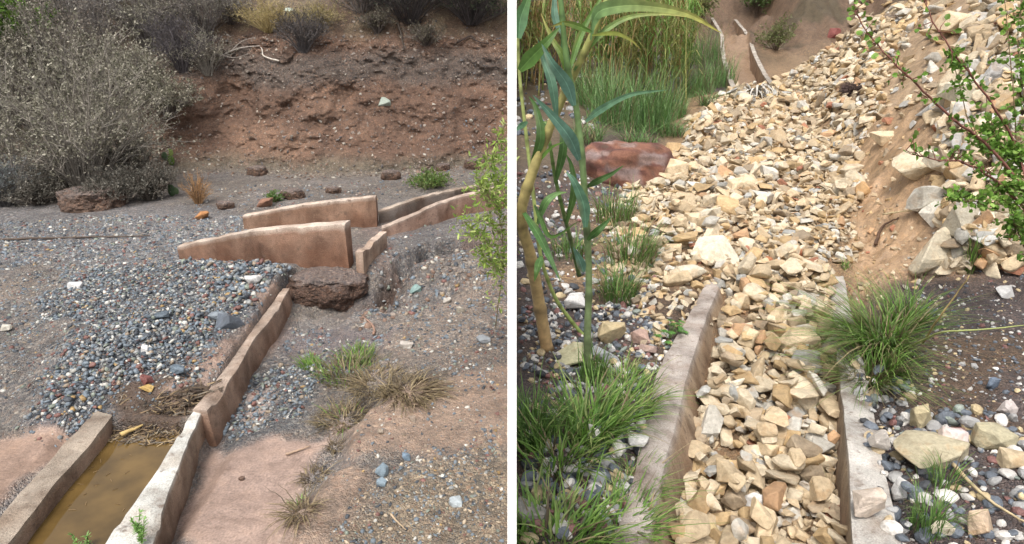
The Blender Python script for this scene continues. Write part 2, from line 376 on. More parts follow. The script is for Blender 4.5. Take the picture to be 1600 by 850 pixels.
    sm = ss(-.1, .3, d) * left; sc = mixc(np.zeros(col.shape) + np.array((.12, .095, .07)), ss(-.3, .6, nn), (.2, .14, .09)); col = mixc(col, sm, sc); gr = gr * (1 - sm) + .4 * sm
    return x, y, z, col, gr
rowsL = rowset([(-2.5, 1.0, 14, 1), (1.0, 2.8, 260, 1), (2.8, 5.0, 170, 1), (5.0, TOE, 90, 1), (TOE, TOE + 1.3, 230, 1), (TOE + 1.3, TOE + 4, 70, 1.2), (TOE + 4, 45, 40, 1.6)])
gL, bvL, VL = sheet('ground', rowsL, 700, -1, left_fn, M_GROUND)

CY = [-3, 1.7, 4.4, 8, 14, 20.3, 30, 60]; CX = [-1.2, .82, 1.98, 3.3, 5.0, 6.65, 8.4, 14]
ZC = ([-3, 4.2, 6, 9, 14, 20.3, 30, 60], [0, 0, .12, .28, .62, 1.48, 3.0, 12])
def xc(y): return np.interp(y, CY, CX)
RUB = [(1030, 900), (1120, 480), (1040, 440), (1008, 395), (1050, 340), (1028, 300), (1045, 235), (1075, 195), (1150, 150)]
def right_fn(A, Rr):
    wd = 1.6 + 1.3 * np.maximum(Rr, 0)
    x = (HALF - .003) + wd * (A + 2.0 * np.maximum(A - .92, 0)); y = Rr + 0 * A
    dx = (x - xc(y)) * .92
    z = np.interp(y, *ZC)
    ramp_in = ss(3.6, 6.0, y)
    hill = np.maximum(dx - .38 - .45 * np.maximum(y - 14, 0), 0); z += hill * (.1 + .62 * ramp_in) * ss(0, .6, hill)
    z += .35 * ss(1.6, 3.2, dx) * (1 - ramp_in) * ss(2.2, 3.8, y)
    z += .45 * ss(.55, 1.6, dx) * ss(3.2, 4.6, y) * (1 - ss(6, 8, y))            # shoulder carrying the big rocks
    z += .12 * ss(3.8, 5.5, y) * ss(-1.6, -.6, dx) * (1 - ss(12, 14, y)) * (1 - ss(.2, .9, dx))   # body of the rubble fan
    z += .25 * ss(1.2, 2.6, -dx) * ss(4.5, 6.5, y)
    z += 1.6 * ss(.9, 4, -dx) * ss(14, 22, y) + 1.5 * ss(.7, 2.2, dx) * ss(17.5, 23, y)
    z += .5 * np.maximum(y - 24, 0) * .9
    z += .02 * fbm(x * 1.3, y * 1.3, 0, 4, 71) + .05 * fbm(x * .7, y * .7, 0, 3, 73) * ss(4, 7, y) + .006 * fbm(x * 10, y * 10, 0, 3, 74)
    # inside the channel
    inside = (1 - ss(.30, .34, dx)) * ss(-.46, -.42, dx); lev = -.27 * (1 - ss(1.9, 4.1, y))
    near = 1 - ss(4.1, 4.4, y)
    z = np.where(near > 0, z * (1 - inside * near) + (lev + .015 * fbm(x * 6, y * 6, 0, 3, 75)) * inside * near, z)
    z -= .06 * ss(.30, .34, np.abs(dx)) * near * (1 - ss(.46, .6, np.abs(dx)))
    far = ss(12.0, 12.8, y) * (1 - ss(22.5, 24, y)); z -= .18 * inside * far
    # brown dirt bank right of the channel
    n = fbm(x * 2, y * 2, 0, 4, 81)
    bankm = zone(x, y, [(1300, 500), (1310, 420), (1330, 340), (1345, 285), (1380, 262), (1440, 300), (1425, 400), (1440, 440), (1380, 500)], .08, .1, 4, .12)
    z += .04 * bankm * fbm(x * 7, y * 7, 0, 4, 82)
    col = np.zeros(x.shape + (3,)) + np.array((.1, .082, .08)); gr = np.full(x.shape, .85)
    col = mixc(col, ss(-.1, .8, n), (.12, .085, .06))
    rub = ss(-1.75, -1.3, dx + .2 * n) * ss(3.9, 4.3, y) * (1 - ss(12.2, 13, y) * (1 - ss(.3, .6, dx)))
    col = mixc(col, rub, (.3, .21, .125)); gr = gr * (1 - rub) + .7 * rub
    col = mixc(col, inside * near, (.22, .15, .09)); gr = gr * (1 - inside * near) + .5 * inside * near
    dw_ = np.interp(y, [4, 6, 9, 12], [0, .2, .7, 1.6]); dirt = ss(.36, .5, dx - dw_) * (1 - ss(.95, 1.35, dx - dw_ * 1.6 + .25 * n)) * ss(3.5, 4.0, y + .3 * n) * (1 - ss(13, 16, y))
    z += dirt * (.05 * fbm(x * 4, y * 4, 0, 4, 83) + .015 * fbm(x * 18, y * 18, 0, 3, 84))
    col = mixc(col, dirt, (.37, .25, .15)); gr = gr * (1 - dirt) + .22 * dirt
    upper = ss(.9, 1.4, dx) * ss(4.2, 5, y); col = mixc(col, upper * .8, (.3, .22, .14))
    lf = ss(1.6, 2.4, -dx) * ss(5, 7, y); col = mixc(col, lf, (.13, .1, .065)); gr = gr * (1 - lf * .5)
    fr = ss(15, 21, y); z += fr * (.5 * fbm(x * .45, y * .45, 0, 4, 85) + .16 * fbm(x * 2.2, y * 1.1, 0, 4, 86)); col = mixc(col, fr, (.15, .1, .065)); col = mixc(col, fr * ss(.0, .5, fbm(x * .8, y * .8, 0, 4, 87)), (.09, .07, .04)); gr = gr * (1 - .2 * fr)
    fi = inside * far; col = mixc(col, fi, (.25, .17, .11)); gr = gr * (1 - fi) + .15 * fi
    return x, y, z, col, gr
rowsR = rowset([(-2.5, 1.0, 14, 1), (1.0, 4.6, 300, 1), (4.6, 9, 150, 1), (9, 24, 130, 1.2), (24, 60, 40, 1.3)])
gR, bvR, VR = sheet('terrain', rowsR, 480, 1, right_fn, M_GROUND)

def G(u, v):                             # the ground point seen at that spot of the photo
    b = bvL if u < 800 else bvR
    h = b.ray_cast(CAM, ray(u, v).normalized())[0]
    return h if h is not None else P(u, v, 0)
def GZ(x, y):
    b = bvL if x < 0 else bvR
    h = b.ray_cast(Vector((x, y, 30)), Vector((0, 0, -1)))
    return (h[0].z, h[1]) if h[0] is not None else (0, Vector((0, 0, 1)))
def depth(p): return (Vector(p) - CAM).dot(FW)

# ------------------------------------------------------------------ added divider, stands for the white strip between the two views
def partition():
    prof = []
    for z in (-.6, 1.75): prof.append(((1.2 + (z - CAMZ) * SP) / CP, z))
    ys = [1.5, 2.2, 3, 4.5, 6, 7, 8, 8.6, 9.2, 10, 12, 16, 22, 30, 44]
    tops = []
    for y in ys:
        zz = max(GZ(-.02, y)[0], GZ(.02, y)[0], GZ(-.3, y)[0], GZ(.3, y)[0])
        tops.append((y, max(zz + .3, np.interp(y, [1.5, 3, 5, 8], [1.7, .9, .5, .3]))))
    pol = [prof[0], prof[1]] + tops + [(44, -.6)]
    n = len(pol); V = [(-HALF, y, z) for y, z in pol] + [(HALF, y, z) for y, z in pol]
    Fc = [tuple(range(n)), tuple(range(2 * n - 1, n - 1, -1))] + [(i, i + n, (i + 1) % n + n, (i + 1) % n) for i in range(n)]
    o = mesh_obj('added_divider', V, Fc, M_WHITE)
    tag(o, 'thin plain white divider added end-on between the muddy ground and the rubble slope', 'divider')
partition()

# ------------------------------------------------------------------ concrete
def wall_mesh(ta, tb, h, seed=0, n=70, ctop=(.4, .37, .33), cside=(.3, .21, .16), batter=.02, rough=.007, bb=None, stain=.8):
    """ta/tb: the two top edges (world points); h: depth of the wall below its top."""
    A = spline(ta, n); B = spline(tb, n); V = []; C = []
    ks = 10; kt = 6
    for i in range(n + 1):
        a, b = A[i], B[i]; q = i / n; hh = h[0] * (1 - q) + h[1] * q if hasattr(h, '__len__') else h
        out = (b - a); out.z = 0; out.normalize()
        sec = []
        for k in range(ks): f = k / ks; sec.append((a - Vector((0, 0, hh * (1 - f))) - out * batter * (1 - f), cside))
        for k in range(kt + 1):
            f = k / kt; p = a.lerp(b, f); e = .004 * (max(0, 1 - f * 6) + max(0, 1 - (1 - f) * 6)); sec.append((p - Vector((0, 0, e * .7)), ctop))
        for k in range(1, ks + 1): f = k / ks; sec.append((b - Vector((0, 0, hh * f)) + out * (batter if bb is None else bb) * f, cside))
        for p, c in sec:
            nv = Vector((mn.noise(p * 6 + Vector((seed, 0, 0))), mn.noise(p * 6 + Vector((0, seed, 5))), mn.noise(p * 11 + Vector((9, 0, seed))))) * rough
            nv *= 1
            chip = max(0, mn.noise(p * 7 + Vector((seed * 3.1, 2, 1))) - .42) * .07 + max(0, mn.noise(p * 22 + Vector((seed, 5, 1))) - .5) * .03
            V.append(p + nv - Vector((0, 0, chip)))
            m = .5 + .5 * mn.noise(p * 3.5 + Vector((seed, seed, 0))); dn = max(0, (a.z - p.z) / .25 + .5 * mn.noise(p * 5) + .3 * mn.noise(p * 14)); st = min(1, max(0, dn - .2) * 1.4) * stain; cc = np.array(c) * (.85 + .3 * m); cc = cc * (1 - st) + np.array((.16, .075, .042)) * st; C.append(cc)
    m = len(sec); Fc = [(i * m + k, i * m + k + 1, (i + 1) * m + k + 1, (i + 1) * m + k) for i in range(n) for k in range(m - 1)]
    Fc += [tuple(range(m))[::-1], tuple(n * m + k for k in range(m))]
    Fc += [(i * m, (i + 1) * m, (i + 1) * m + m - 1, i * m + m - 1) for i in range(n)]
    return V, Fc, np.array(C)
def wall(name, *a, parent=None, **k):
    V, Fc, C = wall_mesh(*a, **k)
    me = mesh_obj(name, V, Fc, M_CONC, np.clip(C, 0, 1), parent, True)
    bm = bmesh.new(); bm.from_mesh(me.data); bmesh.ops.recalc_face_normals(bm, faces=bm.faces); bm.to_mesh(me.data); bm.free()
    me.data.set_sharp_from_angle(angle=R(32))
    return me
GREYTOP = (.42, .4, .36); TAN = (.3, .22, .165)
ch = empty('concrete_channel', P(90, 760, 0)); off = -ch.location
def sh(pts): return [Vector(p) + off for p in pts]
tag(ch, 'grey concrete channel holding brown puddle water in the lower left corner', 'channel')
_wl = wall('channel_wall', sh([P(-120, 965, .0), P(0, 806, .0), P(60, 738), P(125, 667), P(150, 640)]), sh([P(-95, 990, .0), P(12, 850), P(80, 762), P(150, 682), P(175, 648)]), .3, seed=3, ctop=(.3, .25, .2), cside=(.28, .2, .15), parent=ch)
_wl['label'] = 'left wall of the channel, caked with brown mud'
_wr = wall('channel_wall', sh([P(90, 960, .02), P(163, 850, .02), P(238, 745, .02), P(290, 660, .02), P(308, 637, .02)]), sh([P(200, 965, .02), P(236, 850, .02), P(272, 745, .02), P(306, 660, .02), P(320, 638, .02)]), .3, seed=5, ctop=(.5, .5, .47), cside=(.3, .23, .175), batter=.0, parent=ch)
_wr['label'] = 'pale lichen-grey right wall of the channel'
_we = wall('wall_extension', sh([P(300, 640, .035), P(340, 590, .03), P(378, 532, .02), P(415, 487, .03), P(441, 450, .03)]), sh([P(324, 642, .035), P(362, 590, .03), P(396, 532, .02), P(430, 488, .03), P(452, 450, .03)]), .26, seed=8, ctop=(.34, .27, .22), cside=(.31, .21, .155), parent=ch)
wq = [P(-140, 1000, -.1), P(5, 1000, -.1)]
WZ = -.075
pts = [P(-130, 1000, WZ), P(130, 1000, WZ), P(200, 860, WZ), P(318, 660, WZ), P(330, 600, WZ), P(180, 600, WZ), P(140, 680, WZ), P(-5, 860, WZ)]
o = mesh_obj('water', pts, [tuple(range(len(pts)))], M_WATER); tag(o, kind='structure')

def slab(name, label, bl, br, zl, zr, th, zb, seed, **k):       # a standing slab from its two foot points
    d = (br - bl); d.z = 0; d.normalize(); nrm = Vector((-d.y, d.x, 0))
    mid = (bl + br) / 2; sag = k.pop('sag', 0)
    A = [Vector((bl.x, bl.y, zl)), Vector((mid.x, mid.y, (zl + zr) / 2 + sag)) , Vector((br.x, br.y, zr))]
    B = [p + nrm * th for p in A]
    root = Vector((mid.x, mid.y, 0)); A = [p - root for p in A]; B = [p - root for p in B]
    o = wall(name, A, B, (zl - zb, zr - zb), seed=seed, batter=0, **k); o.location = root
    tag(o, label, 'concrete slab', 'broken concrete wall slabs'); return o
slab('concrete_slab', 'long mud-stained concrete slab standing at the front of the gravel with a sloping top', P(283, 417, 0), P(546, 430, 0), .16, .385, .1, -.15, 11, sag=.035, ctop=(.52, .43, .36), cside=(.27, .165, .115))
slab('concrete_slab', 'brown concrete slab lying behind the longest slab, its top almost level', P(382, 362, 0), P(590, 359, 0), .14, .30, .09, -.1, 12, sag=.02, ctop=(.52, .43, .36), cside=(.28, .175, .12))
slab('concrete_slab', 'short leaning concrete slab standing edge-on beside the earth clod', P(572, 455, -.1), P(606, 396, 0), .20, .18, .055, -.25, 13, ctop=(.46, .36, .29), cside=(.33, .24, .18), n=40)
fl = empty('flume', P(690, 340, .05)); off = -fl.location
tag(fl, 'short concrete flume running off behind the green branch, still whole', 'channel')
def dw(u, v, yy):  # point on the sight line at that distance north
    d = ray(u, v); return CAM + d * (yy / d.y)
o = wall('flume_wall', sh([dw(597, 357, 5.25), dw(650, 335, 5.5), dw(700, 313, 5.8), dw(770, 293, 6.15), dw(840, 272, 6.6)]), sh([dw(597, 357, 5.25) + Vector((-.02, .09, 0)), dw(650, 335, 5.5) + Vector((-.02, .09, 0)), dw(700, 313, 5.8) + Vector((-.02, .09, 0)), dw(770, 293, 6.15) + Vector((-.02, .09, 0)), dw(797, 287, 6.4)]), .3, seed=15, ctop=(.44, .35, .29), cside=(.33, .22, .17), parent=fl, n=50, batter=0) if 0 else wall('flume_wall', sh([dw(597, 357, 5.25), dw(650, 335, 5.5), dw(700, 313, 5.8), dw(790, 290, 6.25)]), sh([dw(597, 357, 5.25) + Vector((-.02, .09, 0)), dw(650, 335, 5.5) + Vector((-.02, .09, 0)), dw(700, 313, 5.8) + Vector((-.02, .09, 0)), dw(790, 290, 6.25) + Vector((-.02, .09, 0))]), .3, seed=15, ctop=(.44, .35, .29), cside=(.33, .22, .17), parent=fl, n=50, batter=0)
wall('flume_wall', sh([dw(592, 331, 5.6), dw(660, 308, 5.95), dw(720, 295, 6.3), dw(790, 283, 6.7)]), sh([dw(592, 331, 5.6) + Vector((-.02, .08, 0)), dw(660, 308, 5.95) + Vector((-.02, .08, 0)), dw(720, 295, 6.3) + Vector((-.02, .08, 0)), dw(790, 283, 6.7) + Vector((-.02, .08, 0))]), .3, seed=17, ctop=(.4, .33, .27), cside=(.2, .17, .15), parent=fl, n=50, batter=0)

# right place: the channel the rubble fills
rc_ = empty('rubble_channel', P(1200, 700, 0)); off = -rc_.location
tag(rc_, 'concrete channel whose two low walls hold the near end of the yellow rubble', 'channel')
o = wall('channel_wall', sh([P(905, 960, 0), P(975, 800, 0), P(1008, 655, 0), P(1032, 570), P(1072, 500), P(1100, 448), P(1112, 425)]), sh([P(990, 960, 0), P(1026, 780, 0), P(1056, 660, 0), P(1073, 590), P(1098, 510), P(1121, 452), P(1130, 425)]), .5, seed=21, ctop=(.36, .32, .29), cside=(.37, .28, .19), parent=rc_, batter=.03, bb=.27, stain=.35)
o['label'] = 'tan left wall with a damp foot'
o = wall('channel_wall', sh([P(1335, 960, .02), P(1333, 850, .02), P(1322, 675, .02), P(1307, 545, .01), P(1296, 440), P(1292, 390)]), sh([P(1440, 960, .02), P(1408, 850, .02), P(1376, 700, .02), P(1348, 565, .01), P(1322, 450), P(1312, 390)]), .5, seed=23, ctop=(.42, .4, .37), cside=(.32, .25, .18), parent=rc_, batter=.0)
o['label'] = 'grey right wall half hidden under grass'
fc = empty('upper_channel', (6, 17, 1.0)); off = -fc.location
tag(fc, 'far stretch of empty channel curving up beyond the rubble, two pale walls', 'channel')
for s in (-1, 1):
    ta, tb = [], []
    for y in (11.7, 13.2, 15, 17.5, 20.3, 22.5, 24):
        z = float(np.interp(y, *ZC)) + .12 + (.05 if s > 0 else 0); c = float(xc(y)); bend = .07 * math.sin((y - 12.6) * .4); z += .12 if s < 0 else .02
        a = c - bend + s * .36; b_ = c - bend + s * .46
        ta.append(Vector((a, y, z))); tb.append(Vector((b_, y, z)))
    if s > 0: pass
    wall('channel_wall', sh(ta), sh(tb), .5, seed=30 + s, ctop=(.36, .33, .29), cside=(.33, .24, .165), parent=fc, batter=0, rough=.012, stain=.2)

# ------------------------------------------------------------------ stones
rng = np.random.default_rng(5); random.seed(5)
def hull_proto(seed, n=13, dims=(1, .75, .5), bevel=0.0):
    r = random.Random(seed); bm = bmesh.new()
    for _ in range(n):
        p = Vector((r.uniform(-1, 1), r.uniform(-1, 1), r.uniform(-1, 1)))
        p = p / max(abs(p.x), abs(p.y), abs(p.z)) * r.uniform(.72, 1) if r.random() < .75 else p.normalized()
        bm.verts.new((p.x * dims[0] * .5, p.y * dims[1] * .5, p.z * dims[2] * .5))
    res = bmesh.ops.convex_hull(bm, input=bm.verts)
    bmesh.ops.delete(bm, geom=[e for e in res['geom_interior'] if isinstance(e, bmesh.types.BMVert)], context='VERTS')
    lo = [v for v in bm.verts if not v.link_faces]; bmesh.ops.delete(bm, geom=lo, context='VERTS')
    bmesh.ops.dissolve_limit(bm, angle_limit=R(14), verts=bm.verts, edges=bm.edges)
    if bevel: bmesh.ops.bevel(bm, geom=list(bm.edges), offset=bevel, segments=1, affect='EDGES', clamp_overlap=True)
    bmesh.ops.triangulate(bm, faces=bm.faces)
    bm.verts.index_update(); V = np.array([v.co[:] for v in bm.verts]); Fc = np.array([[v.index for v in f.verts] for f in bm.faces]); bm.free()
    return V, Fc
def big_proto(seed, dims):               # larger rock with broken, slightly rough faces
    V, Fc = hull_proto(seed, 16, dims, .0); bm = bmesh.new()
    vs = [bm.verts.new(v) for v in V]
    for f in Fc: bm.faces.new([vs[i] for i in f])
    m = max(dims)
    bmesh.ops.bevel(bm, geom=list(bm.edges), offset=.018 * m, segments=1, affect='EDGES', clamp_overlap=True)
    bmesh.ops.triangulate(bm, faces=bm.faces)
    bmesh.ops.subdivide_edges(bm, edges=[e for e in bm.edges if e.calc_length() > .12 * m], cuts=2, use_grid_fill=True)
    bmesh.ops.triangulate(bm, faces=bm.faces)
    for v in bm.verts:
        q = v.co / m * 5 + Vector((seed, 0, 0)); v.co += v.co.normalized() * m * (.018 * mn.noise(q) + .012 * mn.noise(q * 3))
    bm.verts.index_update(); V = np.array([v.co[:] for v in bm.verts]); Fc = np.array([[v.index for v in f.verts] for f in bm.faces]); bm.free()
    return V, Fc
def round_proto(seed, sub=1, dims=(1, .8, .55), amp=.12):
    bm = bmesh.new(); bmesh.ops.create_icosphere(bm, subdivisions=sub, radius=.5); r = random.Random(seed); s = Vector((r.uniform(-50, 50), r.uniform(-50, 50), 0))
    for v in bm.verts:
        c = v.co.copy(); k = 1 + amp * 2 * mn.noise(c * 2.2 + s)
        v.co = Vector((c.x * dims[0], c.y * dims[1], c.z * dims[2])) * k
    bm.verts.index_update(); V = np.array([v.co[:] for v in bm.verts]); Fc = np.array([[v.index for v in f.verts] for f in bm.faces]); bm.free()
    return V, Fc
ANG = [hull_proto(i, random.choice((10, 13, 17, 22)), (1, random.uniform(.6, .95), random.uniform(.28, .62)), random.choice((.02, .035, .05))) for i in range(30)]
ANGLO = [hull_proto(100 + i, 9, (1, random.uniform(.6, .95), random.uniform(.35, .7))) for i in range(16)]
RND = [round_proto(i, 2, (1, random.uniform(.65, .95), random.uniform(.4, .75)), .16) for i in range(16)]
RNDLO = [round_proto(i + 40, 1, (1, random.uniform(.65, .95), random.uniform(.4, .75)), .16) for i in range(12)]

def rotm(nrm, tilt):                     # lies along the ground, random turn and some tilt
    z = Vector(nrm).normalized(); a = random.uniform(0, 2 * math.pi)
    t = Vector((math.cos(a), math.sin(a), 0)); x = (t - z * t.dot(z)).normalized(); y = z.cross(x)
    m = Matrix((x, y, z)).transposed()
    return np.array(m @ Matrix.Rotation(random.gauss(0, tilt), 3, 'X') @ Matrix.Rotation(random.gauss(0, tilt), 3, 'Y'))
def pick(pal):
    r = random.random() * sum(p[0] for p in pal)
    for p in pal:
        r -= p[0]
        if r <= 0: break
    k = random.uniform(.78, 1.22); return np.clip(np.array(p[1]) * k, 0, .85), p[2]
PAL_G = [(34, (.16, .195, .23), 'blue-grey'), (18, (.065, .075, .09), 'dark grey'), (16, (.26, .27, .27), 'mid grey'), (8, (.2, .1, .085), 'dull red'), (7, (.3, .24, .18), 'tan'), (8, (.55, .54, .5), 'whitish'), (1.5, (.4, .27, .12), 'ochre'), (6, (.22, .25, .21), 'greenish')]
PAL_Y = [(32, (.5, .395, .26), 'cream'), (26, (.57, .485, .355), 'pale cream'), (13, (.44, .315, .17), 'honey yellow'), (10, (.51, .485, .43), 'whitish'), (12, (.33, .26, .18), 'brown'), (1, (.34, .15, .09), 'rust red'), (4, (.4, .4, .38), 'grey'), (2, (.48, .3, .17), 'orange')]
PAL_C = [(30, (.2, .13, .095), 'brown'), (25, (.24, .2, .17), 'grey-brown'), (14, (.3, .26, .22), 'pale'), (3, (.45, .42, .36), 'whitish'), (8, (.13, .12, .12), 'dark')]
PAL_R = [(25, (.12, .14, .17), 'blue-grey'), (14, (.06, .065, .075), 'dark'), (18, (.34, .34, .34), 'grey'), (18, (.6, .58, .55), 'white'), (8, (.22, .11, .1), 'dull red'), (12, (.5, .4, .24), 'yellowish'), (4, (.26, .3, .27), 'greenish')]

class Heap:                              # stones settle on top of one another
    def __init__(s, cell=.02, cap=.22): s.h = {}; s.c = cell; s.cap = cap
    def settle(s, x, y, r, th, base, sink):
        c = s.c; i0, i1 = int((x - r) / c), int((x + r) / c); j0, j1 = int((y - r) / c), int((y + r) / c); cells = []
        for i in range(i0, i1 + 1):
            for j in range(j0, j1 + 1):
                if ((i + .5) * c - x) ** 2 + ((j + .5) * c - y) ** 2 <= r * r: cells.append((i, j))
        hs = [s.h.get(q, 0.0) for q in cells] or [0.0]
        e = sum(hs) / len(hs)
        for q in cells: s.h[q] = max(s.h.get(q, 0), min(e + th * (1 - sink), s.cap))
        return base + e + th * (.5 - sink)
MIX = RND + ANG[:16]; MIXLO = RNDLO + ANGLO[:12]
class Stones:
    def __init__(s): s.L = []
    def put(s, x, y, size, pal, protos, lo, tilt=.35, sink=.3, heap=None, z=None, nrm=None, zonelabel=''):
        if z is None: z, nrm = GZ(x, y)
        col, cname = pick(pal)
        dpt = depth((x, y, z))
        k = random.randrange(len(protos)); pv, pf = protos[k]
        if size / max(dpt, .3) * 640 < 9: pv, pf = lo[k % len(lo)]
        th = size * .5
        zz = heap.settle(x, y, size * .36, th, z, sink) if heap else z + th * (.5 - sink)
        M = rotm(nrm, tilt) * size * np.array([1, random.uniform(.8, 1.1), random.uniform(.75, 1.15)])
        s.L.append((size / max(dpt, .3), pv @ M.T, pf, np.array([x, y, zz]), col, cname, zonelabel, dpt))
    def emit(s, name, cat, group, mat, nind, stuffname, stufflabel, labelf, smooth=False):
        def inframe(t):
            u, v, d = project(Vector(t[3])); return -5 < u < 1605 and -5 < v < 855
        vis = sorted([t for t in s.L if inframe(t)], key=lambda t: -t[0]); ind = vis[:nind]; ids = set(id(t) for t in ind)
        for t in ind:
            o = mesh_obj(name, t[1], t[2], mat, np.tile(t[4], (len(t[1]), 1)), None, smooth); o.location = t[3]
            tag(o, labelf(t), cat, group)
        rest = [t for t in s.L if id(t) not in ids]
        if rest:
            n = 0; Vs = []; Fs = []; Cs = []
            for t in rest:
                Vs.append(t[1] + t[3]); Fs.append(t[2] + n); Cs.append(np.tile(t[4], (len(t[1]), 1))); n += len(t[1])
            o = mesh_obj(stuffname, np.concatenate(Vs), np.concatenate(Fs), mat, np.concatenate(Cs), None, smooth)
            tag(o, stufflabel, None, None, 'stuff')
def an(w): return w
def inpoly(px, n, z=0.0, holes=()):      # random ground points inside a patch given by its outline
    pts = pp(px, z); xs = [p[0] for p in pts]; ys = [p[1] for p in pts]
    out = []
    while len(out) < n:
        x = rng.uniform(min(xs), max(xs), n); y = rng.uniform(min(ys), max(ys), n); m = sdpoly(x, y, pts) + .12 * fbm(x * 4, y * 4, 0, 4, 7) < 0
        out += list(zip(x[m], y[m]))
    return out[:n]

# --- grey pebbles, left place
SG = Stones(); hp = Heap(.012, .03)
BED = [(35, 660), (105, 565), (65, 480), (170, 432), (430, 432), (440, 455), (330, 600), (250, 612), (160, 632), (100, 664)]
def lx(y): return float(np.interp(y, [WALL_L[0][1], WALL_L[1][1], WALL_L[2][1]], [WALL_L[0][0], WALL_L[1][0], WALL_L[2][0]]))
for x, y in inpoly(BED, 8500):
    if x > lx(y) - .09: continue
    SG.put(x, y, .011 + .024 * random.random() ** 2.5, PAL_G, MIX, MIXLO, .4, .3, hp, zonelabel='bed')
for x, y in inpoly([(90, 650), (160, 540), (330, 500), (350, 560), (240, 610)], 650): SG.put(x, y, random.uniform(.02, .04), PAL_G, MIX, MIXLO, .4, .3, hp, zonelabel='bed')
for x, y in inpoly([(335, 680), (375, 590), (440, 550), (490, 560), (510, 600), (500, 665)], 900, -.11): SG.put(x, y, .01 + .025 * random.random() ** 2, PAL_G, MIX, MIXLO, .4, .35, hp, zonelabel='patch')
for x, y in inpoly([(320, 480), (400, 430), (450, 440), (440, 470), (380, 510)], 160): SG.put(x, y, random.uniform(.03, .06), PAL_G, MIX, MIXLO, .4, .3, hp, zonelabel='foot')
for x, y in inpoly([(285, 425), (545, 440), (440, 450), (300, 440)], 160): SG.put(x, y, random.uniform(.025, .06), PAL_G, MIX, MIXLO, .4, .3, hp, zonelabel='foot')
def scatter(px, n, a, b, pal, zl, pw=3, z=0):
    for x, y in inpoly(px, n, z):
        if x > -.03: continue
        SG.put(x, y, a + (b - a) * random.random() ** pw, pal, MIX, MIXLO, .4, .46, None, zonelabel=zl)
scatter([(-60, 440), (-60, 345), (280, 340), (385, 340), (440, 430)], 8000, .01, .042, PAL_G, 'far', 4)
scatter([(0, 690), (60, 540), (20, 440), (240, 400), (480, 440), (340, 600), (200, 640)], 4200, .009, .026, PAL_G, 'side')
scatter([(-60, 640), (-60, 440), (120, 440), (110, 560), (40, 640)], 900, .01, .035, PAL_G, 'side')
scatter([(590, 540), (640, 490), (800, 430), (800, 600), (640, 580)], 1100, .008, .035, PAL_G, 'bank')
scatter([(500, 850), (600, 700), (800, 650), (800, 870), (500, 870)], 1500, .006, .026, PAL_G + [(30, (.42, .34, .25), 'tan')], 'bank', 3)
scatter([(460, 760), (540, 620), (790, 590), (790, 700), (560, 740)], 260, .006, .028, PAL_G, 'bank', 3)
scatter([(430, 560), (450, 490), (600, 500), (620, 480), (560, 550)], 500, .01, .04, PAL_G, 'gully')
scatter([(545, 490), (590, 430), (800, 385), (800, 425), (640, 480)], 900, .012, .06, PAL_G + PAL_C + PAL_C, 'gully', 2.5)
scatter([(550, 425), (600, 350), (800, 285), (800, 390), (620, 440)], 900, .01, .04, PAL_G, 'gully')
scatter([(300, 340), (300, 300), (560, 290), (800, 240), (800, 285), (590, 320), (380, 335)], 1500, .01, .05, PAL_C + PAL_G, 'toe')
ZL = {'bed': 'in the loose stone bed left of the channel wall', 'patch': 'in the gravel patch right of the channel wall', 'foot': 'gathered near the foot of the long slab', 'far': 'on the grey gravel flat below the dry bush',
      'side': 'on the brown gravel at the left edge', 'bank': 'on the sandy bank by the dried grass', 'gully': 'around the washed-out gully', 'toe': 'at the toe of the earth cliff'}
SG.emit('pebble', 'pebble', 'pebbles washed over the muddy ground', M_GREY, 280, 'gravel', 'small mixed grey pebbles washed over the muddy ground',
        lambda t: f'{t[5]} rounded pebble ' + ZL[t[6]], True)
# stones held in the cliff face
SC = Stones(); nL = len(rowsL)
cells = np.where((rowsL > TOE - .1) & (rowsL < TOE + 2.6))[0]
for _ in range(16000):
    i = random.choice(cells); j = random.randrange(0, 680); p = VL[i * 700 + j]; q = VL[(i + 1) * 700 + j]; r_ = VL[i * 700 + j + 1]
    nrm = Vector(np.cross(r_ - p, q - p)); nrm = -nrm if nrm.z < 0 else nrm
    if nrm.length < 1e-9 or p[0] > -.05 or p[0] < -9: continue
    s = .014 + .045 * random.random() ** 4
    SC.put(p[0], p[1], s, PAL_C, ANG, ANGLO, .6, .4, None, p[2], nrm.normalized(), 'cliff')
SC.emit('cliff_stone', 'stone', 'stones stuck in the earth cliff', M_GREY, 0, 'cliff_gravel', 'small stones stuck all over the brown earth cliff', None)

# --- yellow rubble, right place
SY = Stones(); hy = Heap(.025)
def rub_ok(x, y):
    dx = (x - float(xc(y))) * .92
    if y < 4.1: return abs(dx) < .31
    n = float(fbm(np.array([x * 1.5]), np.array([y * 1.5]), 0, 3, 91)[0])
    left = -float(np.interp(y, [4.1, 4.5, 6.5, 8.5, 11, 13, 13.5], [.9, 1.25, 1.35, 1.15, .8, .35, -.42])) + .18 * n
    right = float(np.interp(y, [4.1, 5.5, 7, 9, 12, 40], [.34, .5, .85, 1.35, 2.4, 6])) + .15 * n
    return left < dx < right and not (y > 14 and dx < .3 + .45 * (y - 14))
def yscat(n, ylo, yhi, a, b, pw, tilt, sink, dxr, zl, prot=ANG):
    for _ in range(n):
        y = random.uniform(ylo, yhi); x = float(xc(y)) + random.uniform(*dxr)
        if x < .05 or not rub_ok(x, y): continue
        SY.put(x, y, a + (b - a) * random.random() ** pw, PAL_Y, prot, ANGLO, tilt, sink, hy, zonelabel=zl)
yscat(1500, 1.5, 4.3, .02, .06, 1.5, .5, .3, (-.4, .4), 'chan')
yscat(4000, 4.0, 9, .03, .08, 1.6, .5, .3, (-1.7, 1.6), 'fan')
